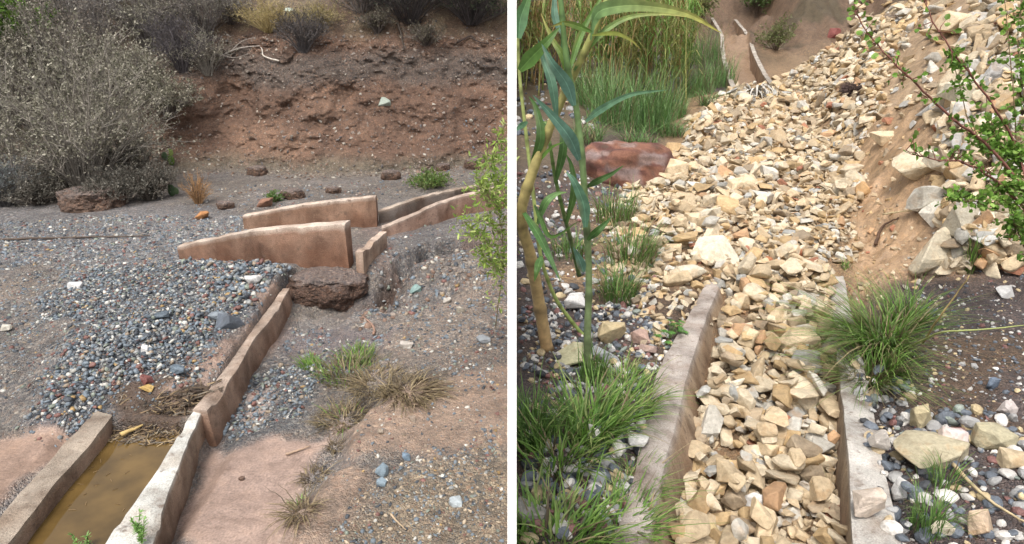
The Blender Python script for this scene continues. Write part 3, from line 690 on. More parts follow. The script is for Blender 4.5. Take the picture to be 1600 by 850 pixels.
yscat(1500, 1.5, 4.3, .035, .12, 1.6, .35, .3, (-.4, .4), 'chan')
yscat(420, 1.5, 4.3, .08, .19, 1.5, .3, .3, (-.4, .4), 'chan')
yscat(4400, 4.0, 7.5, .04, .125, 1.9, .4, .3, (-1.7, 1.3), 'fan')
yscat(700, 4.0, 8, .09, .24, 2.4, .35, .3, (-1.7, 1.3), 'fan')
yscat(4300, 7.5, 13, .06, .24, 2.0, .5, .25, (-1.4, 4.2), 'up')
yscat(5200, 10, 22, .08, .3, 2.0, .5, .25, (-.4, 8), 'slope')
# upper right: scattered rocks on brown soil above the dirt strip
def dirt_y(n, px, a, b, pw, zl, pal=PAL_Y, z=.3, sink=.3):
    for x, y in inpoly(px, n, z):
        if x < .05: continue
        SY.put(x, y, a + (b - a) * random.random() ** pw, pal, ANG, ANGLO, .5, sink, hy, zonelabel=zl)
for _ in range(2600):
    u, v = random.uniform(1330, 1660), random.uniform(-40, 430)
    if v > 200 and u < 1460: continue
    if u < 1460 + (200 - v) * .3 and v < 260 and random.random() < .75: continue
    h = G(u, v); s = (.012 + .038 * random.random() ** 2.2) * depth(h) * (1.0 if u > 1450 else .6)
    SY.put(h.x, h.y, min(s, .4), PAL_Y + [(12, (.5, .49, .46), 'pale grey')], ANG, ANGLO, .5, .3, hy, zonelabel='rocks')
for _ in range(260):
    u, v = random.uniform(1310, 1470), random.uniform(180, 500); h = G(u, v)
    SY.put(h.x, h.y, (.006 + .01 * random.random() ** 3) * depth(h), PAL_Y, ANG, ANGLO, .5, .35, None, zonelabel='rocks')
ZY = {'chan': 'in the rubble between the two near channel walls', 'fan': 'in the rubble fan between the red boulder and the dirt bank', 'up': 'in the rubble rising towards the far channel', 'slope': 'high on the distant rubble slope', 'rocks': 'on the brown slope above the dirt bank'}
SY.emit('rubble_stone', 'stone', 'angular stones of the yellow rubble', M_YEL, 285, 'rubble', 'loose cream and honey coloured angular rubble covering the slope',
        lambda t: f'{t[5]} angular stone ' + ZY[t[6]])
# --- mixed cobbles, right place
SR = Stones(); hr = Heap(.02)
def rscat(px, n, a, b, pw, pal, zl, sink=.3, prot=RND, lo=RNDLO):
    for x, y in inpoly(px, n):
        if x < .04: continue
        SR.put(x, y, a + (b - a) * random.random() ** pw, pal, prot, lo, .4, sink, hr, zonelabel=zl)
rscat([(1410, 860), (1370, 700), (1390, 600), (1440, 460), (1640, 430), (1660, 860)], 1500, .01, .04, 3.5, PAL_R, 'right')
rscat([(1405, 850), (1380, 690), (1400, 640), (1500, 640), (1640, 700), (1640, 860)], 200, .03, .085, 2.2, PAL_R, 'right')
rscat([(805, 640), (805, 480), (1010, 470), (1060, 540), (1010, 640)], 1300, .014, .06, 2, PAL_R, 'left')
rscat([(805, 860), (805, 640), (1010, 640), (1000, 860)], 600, .014, .08, 2, PAL_R, 'left')
rscat([(805, 480), (805, 330), (1000, 300), (1040, 420), (1010, 480)], 900, .02, .09, 2.5, PAL_R, 'leftup')
rscat([(805, 300), (805, 190), (900, 160), (1060, 180), (1040, 240), (920, 260)], 700, .03, .16, 2.5, PAL_R, 'leftup')
rscat([(985, 460), (1090, 440), (1110, 455), (1070, 510), (1000, 560)], 120, .04, .1, 1.5, PAL_Y, 'left', prot=ANG, lo=ANGLO)
rscat([(1320, 640), (1350, 560), (1420, 600), (1410, 660)], 60, .03, .07, 1.5, PAL_R, 'right')
for _ in range(46):
    v = random.uniform(560, 850); u = float(np.interp(v, [560, 700, 850], [1350, 1380, 1412])) + abs(random.gauss(0, 22)) - 20; q_ = P(u, v, .03)
    SR.put(q_.x, q_.y, random.uniform(.025, .07), PAL_R + [(40, (.5, .4, .26), 'yellowish')], MIX, MIXLO, .4, .3, None, .02, Vector((0, 0, 1)), zonelabel='right')
ZR = {'right': 'on the dark gravel right of the near channel', 'left': 'on the dark gravel left of the near channel', 'leftup': 'among the plants left of the red boulder'}
SR.emit('cobble', 'cobble', 'cobbles beside the rubble channel', M_GREY, 200, 'gravel_bed', 'dark mixed gravel beside the rubble channel', lambda t: f'{t[5]} cobble ' + ZR[t[6]])

# --- the rocks one can pick out: (u, v of middle, width px, height px, colour, material, label)
def rock(u, v, wpx, hpx, col, label, mat=M_YEL, seed=1, on=None, yaw=0.0, name='rock', lift=.35, tilt=0.0, dfac=.75, roll=0.0, group=None):
    sc_ = 1.22 if 31 <= seed <= 39 else 1.0; h = G(u, v + hpx * .35) if on is None else P(u, v + hpx * .3, on); dp = depth(h); w_, hh = sc_ * wpx * dp / F, sc_ * hpx * dp / F
    V, Fc = big_proto(seed, (w_, w_ * dfac, hh * 1.05))
    M = np.array(Matrix.Rotation(yaw, 3, 'Z') @ Matrix.Rotation(tilt, 3, 'X') @ Matrix.Rotation(roll, 3, 'Y')); V = V @ M.T
    o = mesh_obj(name, V, Fc, mat, np.tile(np.array(col), (len(V), 1))); o.location = (h.x, h.y + w_ * .2, h.z + hh * lift)
    tag(o, label, 'rock', group); return o
CR = (.62, .5, .34); PC = (.66, .6, .48); HY = (.56, .4, .22); GY = (.36, .38, .4); WH = (.62, .61, .6)
def boulder():
    h = G(985, 290); dp = depth(h); w_, hh = 132 * dp / F, 92 * dp / F
    V, Fc = round_proto(7, 5, (1, 1, 1), 0); out = []; C = []
    for p in V:
        p = Vector(p) * 2; q = p + Vector((3.3, 1, 2)); e = Vector([math.copysign(abs(c) ** .86, c) for c in p]); k = 1 + .3 * mn.noise(q * 1.1) + .22 * abs(mn.noise(q * 2.2)) + .07 * abs(mn.noise(q * 6)) + .03 * mn.noise(q * 14)
        e = e * k * .5; out.append((e.x * w_ * .95, e.y * w_ * .7, e.z * hh + e.x * -.1 * w_))
        m = max(0, min(1, (mn.noise(q * 2.2 + Vector((0, 0, 4))) + .25 * mn.noise(q * 7)) * 3.2 - .35)); b = max(0, min(1, mn.noise(Vector((q.x * 1.2, q.y, q.z * 5))) * 3))
        c = np.array((.21, .095, .062)) * (1 - b) + np.array((.11, .045, .035)) * b; m *= .5; C.append(c * (1 - m) + np.array((.33, .28, .27)) * m)
    o = mesh_obj('boulder', out, Fc, M_CLOD, np.array(C), None, True); o.location = (h.x, h.y + w_ * .25, h.z + hh * .2); tag(o, 'large dark red boulder with pale bands at the left edge of the rubble', 'rock')
boulder()
rock(1122, 398, 82, 44, PC, 'long flat cream block lying on the rubble just above the left channel wall', seed=4, yaw=-.5, tilt=.3)
rock(1078, 432, 62, 30, PC, 'flat cream rock resting on the end of the left channel wall', seed=5, yaw=.3)
rock(1083, 345, 34, 26, CR, 'cream block at the left edge of the rubble below the red boulder', seed=6)
rock(1162, 290, 50, 32, CR, 'smooth cream block in the middle of the rubble fan', seed=7)
rock(1108, 333, 42, 38, PC, 'upright pale slab leaning in the rubble fan', seed=8, tilt=.6)
rock(1137, 325, 40, 36, HY, 'orange-brown stained block beside the upright pale slab', seed=9)
rock(1210, 418, 36, 26, (.38, .15, .07), 'rust red stone in the rubble at the mouth of the channel', seed=10)
rock(1253, 400, 26, 22, (.36, .14, .07), 'small rust stone near the right edge of the rubble', seed=11)
rock(1216, 676, 66, 56, PC, 'big pale block with a flat face near the right channel wall', seed=12, tilt=.5, yaw=.3)
rock(1143, 610, 36, 62, PC, 'tall pointed whitish stone standing by the left channel wall', seed=13, tilt=.8)
rock(1160, 740, 58, 40, HY, 'square honey-stained stone low in the channel', seed=14)
rock(1090, 838, 70, 54, (.5, .4, .22), 'large ochre block at the bottom edge inside the left wall', seed=15)
rock(1117, 770, 38, 48, HY, 'spotted cream and rust stone just above the large ochre block', seed=16, tilt=.4)
rock(1180, 790, 40, 30, WH, 'whitish smooth stone low in the middle of the channel', seed=17)
rock(1155, 520, 54, 26, (.5, .3, .2), 'flat pinkish brown stone lying in the channel', seed=18)
rock(1160, 475, 38, 40, CR, 'upright cream stone between the channel wall tips', seed=19, tilt=.4)
rock(1248, 540, 60, 58, CR, 'broad sand-coloured rock beside the right channel wall', seed=20, tilt=.3)
rock(1108, 748, 22, 18, (.42, .16, .06), 'small orange stone against the foot of the left wall', seed=21)
rock(1455, 392, 92, 74, (.6, .53, .4), 'largest pale triangular rock at the top of the dirt bank', seed=31, tilt=.9, yaw=.3, lift=.25)
rock(1515, 362, 62, 66, (.42, .38, .3), 'grey-brown slab leaning beside the pale triangular rock', seed=32, tilt=.9)
rock(1553, 362, 48, 60, (.5, .47, .36), 'upright olive-cream slab near the right edge', seed=33, tilt=.8)
rock(1448, 318, 38, 48, (.58, .56, .5), 'squarish whitish rock above the pale triangular rock', seed=34, tilt=.7)
rock(1472, 335, 46, 34, (.6, .57, .5), 'rounded whitish stone propped next to the squarish rock', seed=35, tilt=.3)
rock(1440, 262, 66, 42, (.6, .52, .38), 'pale wedge stone under the leafy branch tips', seed=36, tilt=.4)
rock(1490, 262, 60, 34, PC, 'cream slab under the leafy branches', seed=37, tilt=.4)
rock(1520, 150, 70, 50, (.6, .56, .44), 'big pale slab on the slope behind the leaning branches', seed=38, tilt=.6)
rock(1565, 128, 46, 60, WH, 'white upright slab near the upper right edge', seed=39, tilt=.9)
rock(1490, 40, 52, 44, CR, 'cream block high on the upper right slope', seed=40, tilt=.5)
rock(1380, 218, 36, 26, CR, 'cream stone at the top of the dirt bank beside the rubble', seed=41)
rock(1352, 296, 30, 24, (.56, .36, .18), 'orange cream block on the left lip of the dirt bank', seed=42)
rock(957, 524, 50, 40, (.5, .41, .25), 'blocky ochre-cream stone on the dark gravel by the cane foot', seed=51)
rock(893, 560, 66, 26, (.48, .46, .3), 'long flat greenish cream stone left of the grass', seed=52)
rock(1000, 528, 34, 28, (.45, .31, .26), 'pinkish pyramid stone beside the blocky ochre stone', seed=53)
rock(900, 474, 38, 36, WH, 'pale bluish white stone between the canes', M_GREY, seed=54, tilt=.5)
rock(945, 555, 48, 26, GY, 'grey slab stone between grass and ochre stone', M_GREY, seed=55)
rock(1012, 545, 34, 16, (.42, .31, .27), 'thin pink-brown flake lying on the left wall top', seed=56, on=.01)
rock(973, 762, 28, 24, (.6, .6, .58), 'white stone in the grass beside the left wall', M_GREY, seed=57)
rock(935, 750, 26, 30, (.34, .36, .38), 'grey stone in the grass just left of the white one', M_GREY, seed=58)
rock(830, 810, 60, 40, (.3, .28, .26), 'brown-grey flat stone at the lower left under grass', M_GREY, seed=59)
rock(1000, 692, 40, 18, WH, 'flat pale stone caught in grass on the left wall', M_GREY, seed=60, on=.01)
rock(1445, 655, 52, 46, (.5, .43, .27), 'yellow slab stone tilted against white cobbles', seed=61, tilt=.5)
rock(1460, 712, 120, 50, (.45, .4, .28), 'long tan rock beside the grass on the right', seed=62, yaw=.2)
rock(1492, 690, 46, 44, (.6, .52, .5), 'pink-white crystalline stone on the long tan rock', M_YEL, seed=63)
rock(1356, 790, 52, 54, (.55, .47, .4), 'orange and violet stained white rock on top of the right wall', seed=64, on=.03, lift=.4)
rock(1378, 695, 34, 40, (.5, .46, .42), 'pale brown rounded stone perched on the right wall', M_GREY, seed=65, on=.03, lift=.4)
rock(1412, 770, 34, 40, WH, 'white angular stone against the right wall', M_GREY, seed=66)
rock(1542, 826, 52, 40, (.55, .42, .3), 'orange-edged pale rock near the bottom right', seed=67)
rock(1475, 832, 34, 24, (.6, .54, .42), 'cream stone at the bottom edge right of the channel', M_GREY, seed=68)
rock(1572, 458, 30, 20, WH, 'smooth white stone on dark gravel at the right edge', M_GREY, seed=69)
rock(1547, 418, 38, 22, (.58, .46, .28), 'small sandy block below the upright olive-cream slab', seed=70)
rock(1580, 640, 34, 24, (.5, .45, .43), 'smooth pinkish stone at the right edge lower down', M_GREY, seed=71)
rock(1555, 690, 60, 40, (.42, .38, .26), 'broken tan slab on the lower right gravel', seed=72)
rock(1585, 720, 40, 34, (.52, .42, .28), 'ochre cream stone by the right edge above the fallen stalk', seed=73)
rock(1448, 490, 26, 24, (.2, .24, .3), 'small blue-grey stone right of the grass tussock', M_GREY, seed=74)
rock(1552, 600, 22, 22, (.14, .18, .24), 'dark blue stone on brown soil at the right', M_GREY, seed=75)
rock(1040, 98, 40, 26, WH, 'whitish rock behind the grass clump', M_GREY, seed=76)
rock(1056, 138, 34, 30, GY, 'blue-grey block at the right edge of the grass clump', M_GREY, seed=77)
rock(1060, 270, 42, 40, CR, 'cream block directly right of the red boulder', seed=78)
rock(1052, 236, 30, 26, HY, 'sandy stone above right of the red boulder', seed=79)
rock(1305, 52, 22, 20, (.25, .08, .07), 'dark wine red rock on the skyline of the rubble slope', M_RED, seed=80)
# left place
rock(355, 503, 44, 30, (.12, .14, .17), 'dark wet stone, largest of the two beside the channel wall tip', M_GREY, 101)
rock(338, 498, 30, 20, (.2, .23, .26), 'blue-grey stone touching the dark wet stone', M_GREY, 102)
rock(116, 447, 26, 12, WH, 'bright white stone on the gravel left of the slabs', M_GREY, 103)
rock(393, 438, 30, 14, WH, 'white stone at the foot of the long slab', M_GREY, 104)
rock(245, 496, 40, 12, (.11, .14, .17), 'long flat slate-blue stone in the gravel bed', M_GREY, 105)
rock(226, 594, 24, 18, (.22, .08, .07), 'dark red stone in the pebble bed', M_GREY, 106)
rock(225, 548, 16, 14, WH, 'small white stone in the middle of the pebble bed', M_GREY, 107)
rock(277, 580, 26, 18, (.13, .17, .21), 'slate-blue cobble near the channel wall', M_GREY, 108)
rock(228, 610, 20, 14, (.5, .34, .12), 'yellow stone at the lower end of the pebble bed', M_GREY, 109)
rock(8, 514, 18, 12, (.55, .52, .45), 'cream stone at the left edge of the gravel', M_GREY, 110)
rock(595, 738, 26, 20, (.2, .26, .31), 'speckled blue-grey stone, larger of the pair on the sandy bank', M_GREY, 111)
rock(596, 755, 20, 12, (.2, .26, .31), 'flatter blue-grey stone below the speckled one on the bank', M_GREY, 112)
rock(634, 715, 14, 14, (.17, .24, .32), 'small blue stone alone on the sandy bank', M_GREY, 113)
rock(711, 784, 24, 18, (.42, .47, .5), 'light blue-grey stone in the lower right gravel', M_GREY, 114)
rock(642, 656, 16, 9, (.25, .2, .16), 'small brown-grey stone on the mud right of the dry grass', M_GREY, 115)
rock(593, 675, 12, 9, (.28, .23, .18), 'small tan stone on the mud below the dry grass', M_GREY, 116)
rock(377, 748, 11, 8, (.12, .075, .055), 'tiny dark brown stone alone on the pink mud', M_GREY, 117)
rock(634, 540, 26, 12, (.5, .46, .42), 'flat pale stone on the bank above the grass', M_GREY, 118)
rock(698, 470, 15, 11, (.45, .42, .38), 'pale stone near the lip of the bank', M_GREY, 119)
rock(720, 484, 15, 11, (.42, .38, .32), 'tan stone near the lip of the bank, right of the pale one', M_GREY, 120)
rock(650, 452, 20, 14, (.17, .26, .25), 'green-blue stone at the lip of the gully', M_GREY, 121)
rock(410, 318, 30, 16, (.28, .15, .1), 'red-brown clod behind the left end of the far slab', M_CLOD, 122)
rock(318, 338, 26, 14, (.42, .2, .08), 'orange earthy stone on the flat left of the far slab', M_CLOD, 123)
rock(600, 160, 22, 16, (.3, .35, .3), 'grey-green stone stuck in the middle of the cliff', M_GREY, 124)
rock(452, 22, 24, 18, (.36, .42, .36), 'pale green stone on top of the cliff', M_GREY, 125)
rock(755, 532, 24, 12, (.24, .26, .28), 'grey stone at the right end of the bank', M_GREY, 126)
def clod(u, v, wpx, hpx, col, label, name, seed, gr=.75, flat=.62, dfac=.8):
    h = G(u, v + hpx * .35); dp = depth(h); w_, hh = wpx * dp / F, hpx * dp / F
    V, Fc = round_proto(seed, 6, (1, 1, 1), .0); out = []; C = []
    for p in V:
        p = Vector(p); q = p * 2 + Vector((seed, 0, 0)); k = 1 + .22 * mn.noise(q * 1.5) + .12 * mn.noise(q * 4) + .06 * mn.noise(q * 11) + .03 * mn.noise(q * 26)
        p = p * k; z = p.z if p.z < .5 * flat - .1 else (.5 * flat - .1) + (p.z - (.5 * flat - .1)) * .3
        out.append((p.x * w_, p.y * w_ * dfac, z * hh * 1.7)); m = min(1, max(0, (p.z - .1) * 5 + mn.noise(q * 3)))
        C.append(np.array(col) * (1 - m) + np.array((.19, .155, .14)) * m)
    o = mesh_obj(name, out, Fc, M_GROUND, np.array(C), None, True, np.full(len(V), gr)); o.location = (h.x, h.y + w_ * .25, h.z + hh * .3); tag(o, label, 'mound' if 'mound' in name else 'clod')
clod(130, 315, 96, 40, (.15, .1, .075), 'low mound of earth at the foot of the dry bush', 'earth_mound', 4)
clod(506, 452, 124, 58, (.11, .068, .05), 'big lump of caked earth and gravel fallen beside the channel wall end', 'earth_clod', 9, .8, .42)
for k, (u, v, w_) in enumerate([(350, 322, 26), (455, 305, 34), (520, 298, 22), (610, 275, 30), (690, 262, 24), (742, 258, 34), (400, 268, 30), (575, 340, 18)]):
    clod(u, v, w_, w_ * .55, (.13, .082, .058), ['small clod at the cliff toe near the orange weeds', 'clod at the cliff toe behind the far slab', 'small clod at the cliff toe above the right end of the far slab', 'clod on the talus behind the flume start', 'small clod on the talus above the green weeds', 'wide clod on the talus beside the white divider', 'clod stuck at the foot of the bare cliff', 'tiny clod between the far slab and the flume'][k], 'earth_clod', 20 + k)
# ------------------------------------------------------------------ plants
def rv(s=1): return Vector((random.gauss(0, s), random.gauss(0, s), random.gauss(0, s)))
GRN = [(.1, .22, .035), (.15, .29, .05), (.21, .35, .08), (.07, .15, .03), (.28, .35, .12)]
def tuft(u, v, n, hgt, spread, cols, label, wid=.0035, name='grass_tuft', lean=(0, 0), dry=.1, droop=.6, base=.04, group=None, wleaf=1, p=None, drycol=None):
    p = p or G(u, v); m = MB()
    for _ in range(n):
        a = random.uniform(0, 2 * math.pi); r0 = base * math.sqrt(random.random())
        b = p + Vector((math.cos(a) * r0, math.sin(a) * r0, -.01)); L = hgt * (random.uniform(.2, 1.15) * (1 + .35 * mn.noise(b * 5)) if 'clump' in name else random.uniform(.4, 1.15))
        a2 = a + random.gauss(0, .6 if 'clump' not in name else 1.6); out = Vector((math.cos(a2), math.sin(a2), 0)) * spread * random.uniform(.2, 1.2) + Vector((lean[0], lean[1], 0)) * random.uniform(.4, 1.2)
        pts = []; k = 6; dr = droop * random.uniform(.3, 1.4)
        for i in range(k + 1):
            q = i / k; pts.append(b + out * L * (q ** 1.5) + Vector((0, 0, L * (q - dr * .5 * q ** 2.6))) + rv(.0015))
        if p.x > 0: pts = [Vector((max(q_.x, .014), q_.y, q_.z)) for q_ in pts]
        isd = random.random() < dry; wv = random.gauss(0, .12); pts = [q_ + Vector((math.cos(a2 + 1.57), math.sin(a2 + 1.57), 0)) * L * wv * (i_ / k) ** 2 for i_, q_ in enumerate(pts)]; c = np.array(random.choice([(.22, .17, .1), (.3, .24, .14), (.12, .09, .06)]) if isd else random.choice(cols)) * random.uniform(.75, 1.3)
        tip = c * .8 + np.array((.24, .22, .1)) * .2
        m.strap(pts, wid * random.uniform(.6, 1.2), c, None, .3, tip)
    o = m.build(name, M_PLANT, None, False, tuple(p)); tag(o, label, 'grass', group); return o
def shrub(name, label, p, hgt, rad, nstem, ntwig, nleaf, lcol, tcol, lsize, cat='bush', group=None, flat=0, lean=(0, 0), aspect=2.0, trunkr=.008, low=.1):
    root = empty(name, tuple(p)); ms, ml = MB(), MB()
    for _ in range(nstem):
        a = random.uniform(0, 2 * math.pi); e = random.uniform(.05, 1) ** .7; kk = 1 + .45 * mn.noise(Vector((math.cos(a) * 1.6, math.sin(a) * 1.6, p[0] * 3)))
        tip = Vector((math.cos(a) * rad * e + lean[0], math.sin(a) * rad * e + lean[1], hgt * kk * (1 - .45 * e * e) * random.uniform(.5, 1.12)))
        mid = tip * .5 + Vector((0, 0, hgt * .1)) + rv(rad * .07); st = Vector((math.cos(a), math.sin(a), 0)) * rad * .12 * random.random()
        pts = spline([st - Vector((0, 0, .03)), mid, tip], 8); r0 = trunkr * random.uniform(.5, 1)
        c = np.array(tcol) * random.uniform(.6, 1.4)
        ms.tube(pts, [r0 * (1 - .8 * i / 8) for i in range(9)], c, 3, False)
        for _ in range(ntwig):
            q = random.uniform(low + .15, 1); i = min(int(q * 8), 7); b = pts[i].lerp(pts[i + 1], q * 8 - i)
            d = (rv(1).normalized() * .8 + Vector((0, 0, .5)) + (tip - mid).normalized() * .5).normalized(); L = rad * random.uniform(.12, .35)
            t1 = b + d * L * .5 + rv(L * .08); t2 = b + d * L + rv(L * .1)
            ms.tube([b, t1, t2], [r0 * .35, r0 * .25, r0 * .12], c * random.uniform(.8, 1.3), 3, False)
            for _ in range(nleaf):
                f = random.uniform(.55, 1.08); lp = b.lerp(t2, f) + rv(L * .07); ax = (d + rv(.7)).normalized(); sd_ = ax.cross(rv(1)).normalized()
                s = lsize * random.uniform(.5, 1.3); cc = np.array(random.choice(lcol)) * random.uniform(.75, 1.3)
                ml.add([lp, lp + ax * s * aspect * .5 + sd_ * s * .5, lp + ax * s * aspect, lp + ax * s * aspect * .5 - sd_ * s * .5], [(0, 1, 2, 3)], cc)
    ms.build('stems', M_DRY, root)
    if ml.n: ml.build('foliage', M_PLANT, root)
    tag(root, label, cat, group); return root

PALE = [(.34, .32, .25), (.24, .23, .17), (.48, .45, .36), (.15, .15, .1)]; DK = (.13, .115, .105)
gB = 'dry bushes on the hillside'
shrub('dry_bush', 'largest pale grey dry bush spreading over the slope foot at the left', G(135, 305), 1.7, 1.0, 85, 13, 8, PALE, (.2, .18, .155), .015, trunkr=.012, group=gB, lean=(.05, .1))
shrub('dry_bush', 'pale dry bush at the left edge, half cut by it', G(20, 300), 1.3, .8, 55, 11, 8, PALE, (.19, .17, .15), .015, group=gB)
shrub('dry_bush', 'dry bush hanging over the left end of the bare cliff', G(225, 285), 1.25, .6, 50, 11, 7, PALE, (.22, .2, .17), .014, group=gB)
shrub('dry_bush', 'tangled grey-brown bush above the largest pale bush', G(95, 140), 1.2, .9, 90, 10, 6, [(.24, .2, .16), (.3, .27, .22)], (.16, .14, .125), .013, group=gB)
shrub('dry_bush', 'tall thin dry bush near the top left corner', G(150, 90), 1.5, .8, 90, 10, 5, [(.3, .29, .26), (.22, .2, .18)], (.2, .18, .17), .013, group=gB)
shrub('dry_bush', 'pale wispy bush standing on the cliff edge', G(325, 115), .55, .4, 60, 9, 5, PALE, (.24, .22, .19), .01, group=gB)
shrub('dry_bush', 'dark purple-grey bush on the cliff shoulder', G(285, 110), .7, .5, 90, 12, 4, [(.07, .06, .065), (.11, .1, .1)], (.085, .075, .08), .011, group=gB)
shrub('dry_bush', 'low dark bush on the cliff top under the pale green stone', G(475, 80), .42, .42, 80, 11, 4, [(.08, .07, .07), (.14, .12, .1)], (.09, .08, .08), .01, group=gB)
shrub('dry_bush', 'grey bush behind the cliff shoulder', G(320, 55), .8, .7, 80, 10, 6, [(.28, .26, .2), (.2, .19, .16)], (.17, .15, .14), .012, group=gB)
shrub('dry_bush', 'pale grey bush on the slope left of the cliff shoulder', G(235, 75), .8, .6, 80, 10, 6, PALE, (.19, .17, .16), .012, group=gB)
shrub('dry_bush', 'dark bush at the top edge over the bare cliff', G(640, 34), .9, 1.1, 150, 12, 6, [(.06, .07, .05), (.1, .09, .07)], (.07, .06, .06), .014, group=gB)
shrub('dry_bush', 'dark leafy bush at the top right beside the white divider', G(735, 36), 1.0, 1.0, 150, 12, 7, [(.06, .09, .04), (.09, .1, .06)], (.07, .06, .06), .014, group=gB)
shrub('dry_bush', 'ochre dry grass-like bush on the cliff top', G(420, 48), .32, .5, 110, 6, 3, [(.4, .33, .14), (.3, .25, .12)], (.34, .27, .13), .012, group=gB)
shrub('dry_bush', 'ochre dry grassy bush beside the pale green stone', G(500, 42), .25, .4, 90, 6, 3, [(.36, .3, .14), (.28, .24, .12)], (.3, .25, .13), .012, group=gB)
shrub('dry_bush', 'brownish small bush near the top between the thin bush and the grey bush', G(205, 40), .7, .6, 70, 9, 5, [(.22, .16, .1), (.3, .24, .17)], (.18, .13, .1), .013, group=gB)
shrub('dry_bush', 'orange-brown dead weeds at the left foot of the cliff', G(310, 318), .3, .18, 50, 6, 2, [(.34, .19, .08), (.26, .16, .08)], (.3, .18, .09), .006, group=gB)
shrub('green_bush', 'bright green bush in the top left corner', G(12, 110), 1.3, .75, 90, 10, 12, [(.14, .26, .03), (.2, .34, .05), (.08, .15, .03)], (.12, .1, .07), .03)
shrub('grey_shrub', 'round silvery shrub at the left edge below the dry bush', G(12, 322), .5, .35, 60, 10, 8, [(.22, .24, .24), (.16, .18, .17)], (.15, .14, .14), .01)
shrub('green_weed', 'low green weeds in front of the cliff behind the flume', G(670, 292), .1, .3, 60, 6, 5, [(.1, .19, .04), (.17, .22, .06)], (.12, .14, .05), .014, cat='weed')
shrub('green_weed', 'small green weed behind the left end of the far slab', G(430, 315), .08, .12, 30, 5, 4, [(.1, .2, .05), (.14, .22, .06)], (.12, .14, .05), .012, cat='weed')
for (u, v, hh, rr, lab) in [(565, 18, .7, .7, 'small dark bush on the top edge left of centre of the cliff'), (590, 50, .3, .25, 'dark scrubby plant hanging just below the cliff top'), (665, 70, .25, .3, 'small dark roots and scrub below the top edge bush'), (360, 35, .45, .4, 'grey-brown bush between the cliff shoulder and the ochre bush'), (60, 210, .8, .6, 'brown-grey bush low in the left thicket'), (270, 45, .6, .5, 'dry bush behind the dark purple-grey bush')]:
    shrub('dry_bush', lab, G(u, v), hh, rr, 60, 9, 4, [(.12, .11, .08), (.2, .18, .13)], (.12, .1, .09), .012, group=gB)

for (u, v, hh, rr, lab) in [(60, 318, .3, .35, 'low dark scrub at the foot of the largest bush, left part'), (180, 316, .3, .35, 'low dark scrub at the foot of the largest bush, right part'), (235, 312, .35, .3, 'straw-coloured scrub between the bushes and the cactus'), (110, 300, .5, .5, 'grey tangle under the largest pale bush'), (195, 290, .55, .4, 'grey tangle under the bush overhanging the cliff end'),
                            (40, 150, .9, .8, 'dusty bush in the upper left thicket'), (140, 170, .8, .7, 'pale bush in the middle of the upper left thicket'), (215, 160, .7, .6, 'pale twiggy bush left of the dark purple-grey bush'), (90, 60, 1.2, .9, 'tall grey bush near the top edge'), (10, 200, .9, .7, 'brownish bush at the left edge above the silvery shrub'), (265, 180, .5, .4, 'thin bush on the corner of the bare cliff')]:
    low_ = v > 280
    shrub('dry_bush', lab, G(u, v), hh, rr, 70, 11, 6, [(.15, .14, .115), (.25, .235, .2), (.09, .085, .07)] if low_ else PALE, (.13, .11, .09) if low_ else (.19, .17, .15), .012 if low_ else .016, group=gB)

# prickly pear pads on the cliff's left corner
def cactus(u, v, label, pads):
    p = G(u, v); root = empty('cactus', tuple(p)); tag(root, label, 'cactus')
    for (x, z, w_, h_, c) in pads:
        V, Fc = round_proto(3, 3, (1, .28, 1), .03); V = V * np.array([w_, w_, h_]) + np.array([x, -.02, z + h_ / 2])
        mesh_obj('pad', V, Fc, M_PLANT, np.tile(np.array(c), (len(V), 1)), root, True)
cactus(270, 258, 'small prickly pear with one bright green pad at the cliff corner', [(0, 0, .085, .13, (.14, .22, .05)), (.01, .11, .07, .1, (.3, .38, .12)), (-.07, .06, .08, .11, (.09, .14, .07))])
cactus(271, 306, 'small dark prickly pear pad at the slope foot beside orange weeds', [(0, 0, .09, .13, (.08, .13, .06)), (.05, .02, .06, .08, (.1, .15, .07))])
# dead branches
def twig(pts, r, col, label, name='dead_branch', group=None, cat='branch', n=14, sub=()):
    m = MB(); p0 = Vector(pts[0]); sp = spline(pts, n); sp = [q + rv(r * .16) for q in sp]
    m.tube(sp, [r * (1 - .6 * i / n) for i in range(n + 1)], col, 5)
    for s in sub: q = spline(s, 8); m.tube(q, [r * .6 * (1 - .7 * i / 8) for i in range(9)], col, 4)
    o = m.build(name, M_DRY, None, True, tuple(p0)); tag(o, label, cat, group); return o
def gp(lst, up=.02): return [G(u, v) + Vector((0, -.02, up)) for u, v in lst]
twig(gp([(437, 100), (425, 97), (413, 92), (411, 82), (408, 78)], .04), .012, (.6, .55, .48), 'bleached pale root curling out of the cliff top')
twig(gp([(345, 95), (365, 85), (385, 80), (408, 78)], .05), .012, (.4, .36, .32), 'grey dead branch lying along the cliff edge', sub=[gp([(365, 85), (380, 72), (400, 66)], .06), gp([(350, 92), (370, 95), (392, 88)], .04)])
twig(gp([(585, 522), (586, 515), (580, 505), (568, 496)], .012), .01, (.3, .19, .14), 'curved brown root lying on the wet silt')
twig(gp([(715, 70), (735, 60), (745, 68), (765, 72)], .03), .014, (.05, .035, .03), 'dark exposed root under the top right bush')
twig(gp([(622, 40), (628, 60), (632, 82)], .03), .02, (.06, .045, .035), 'dark root hanging down the upper cliff')
twig(gp([(-5, 376), (60, 373), (140, 371), (235, 369)], .01), .013, (.1, .075, .06), 'long dark stick lying across the gravel flat')
twig([P(189, 679, -.05), P(205, 671, -.045), P(224, 663, -.04)], .012, (.5, .36, .15), 'short yellow stick floating at the debris edge of the puddle', n=3)
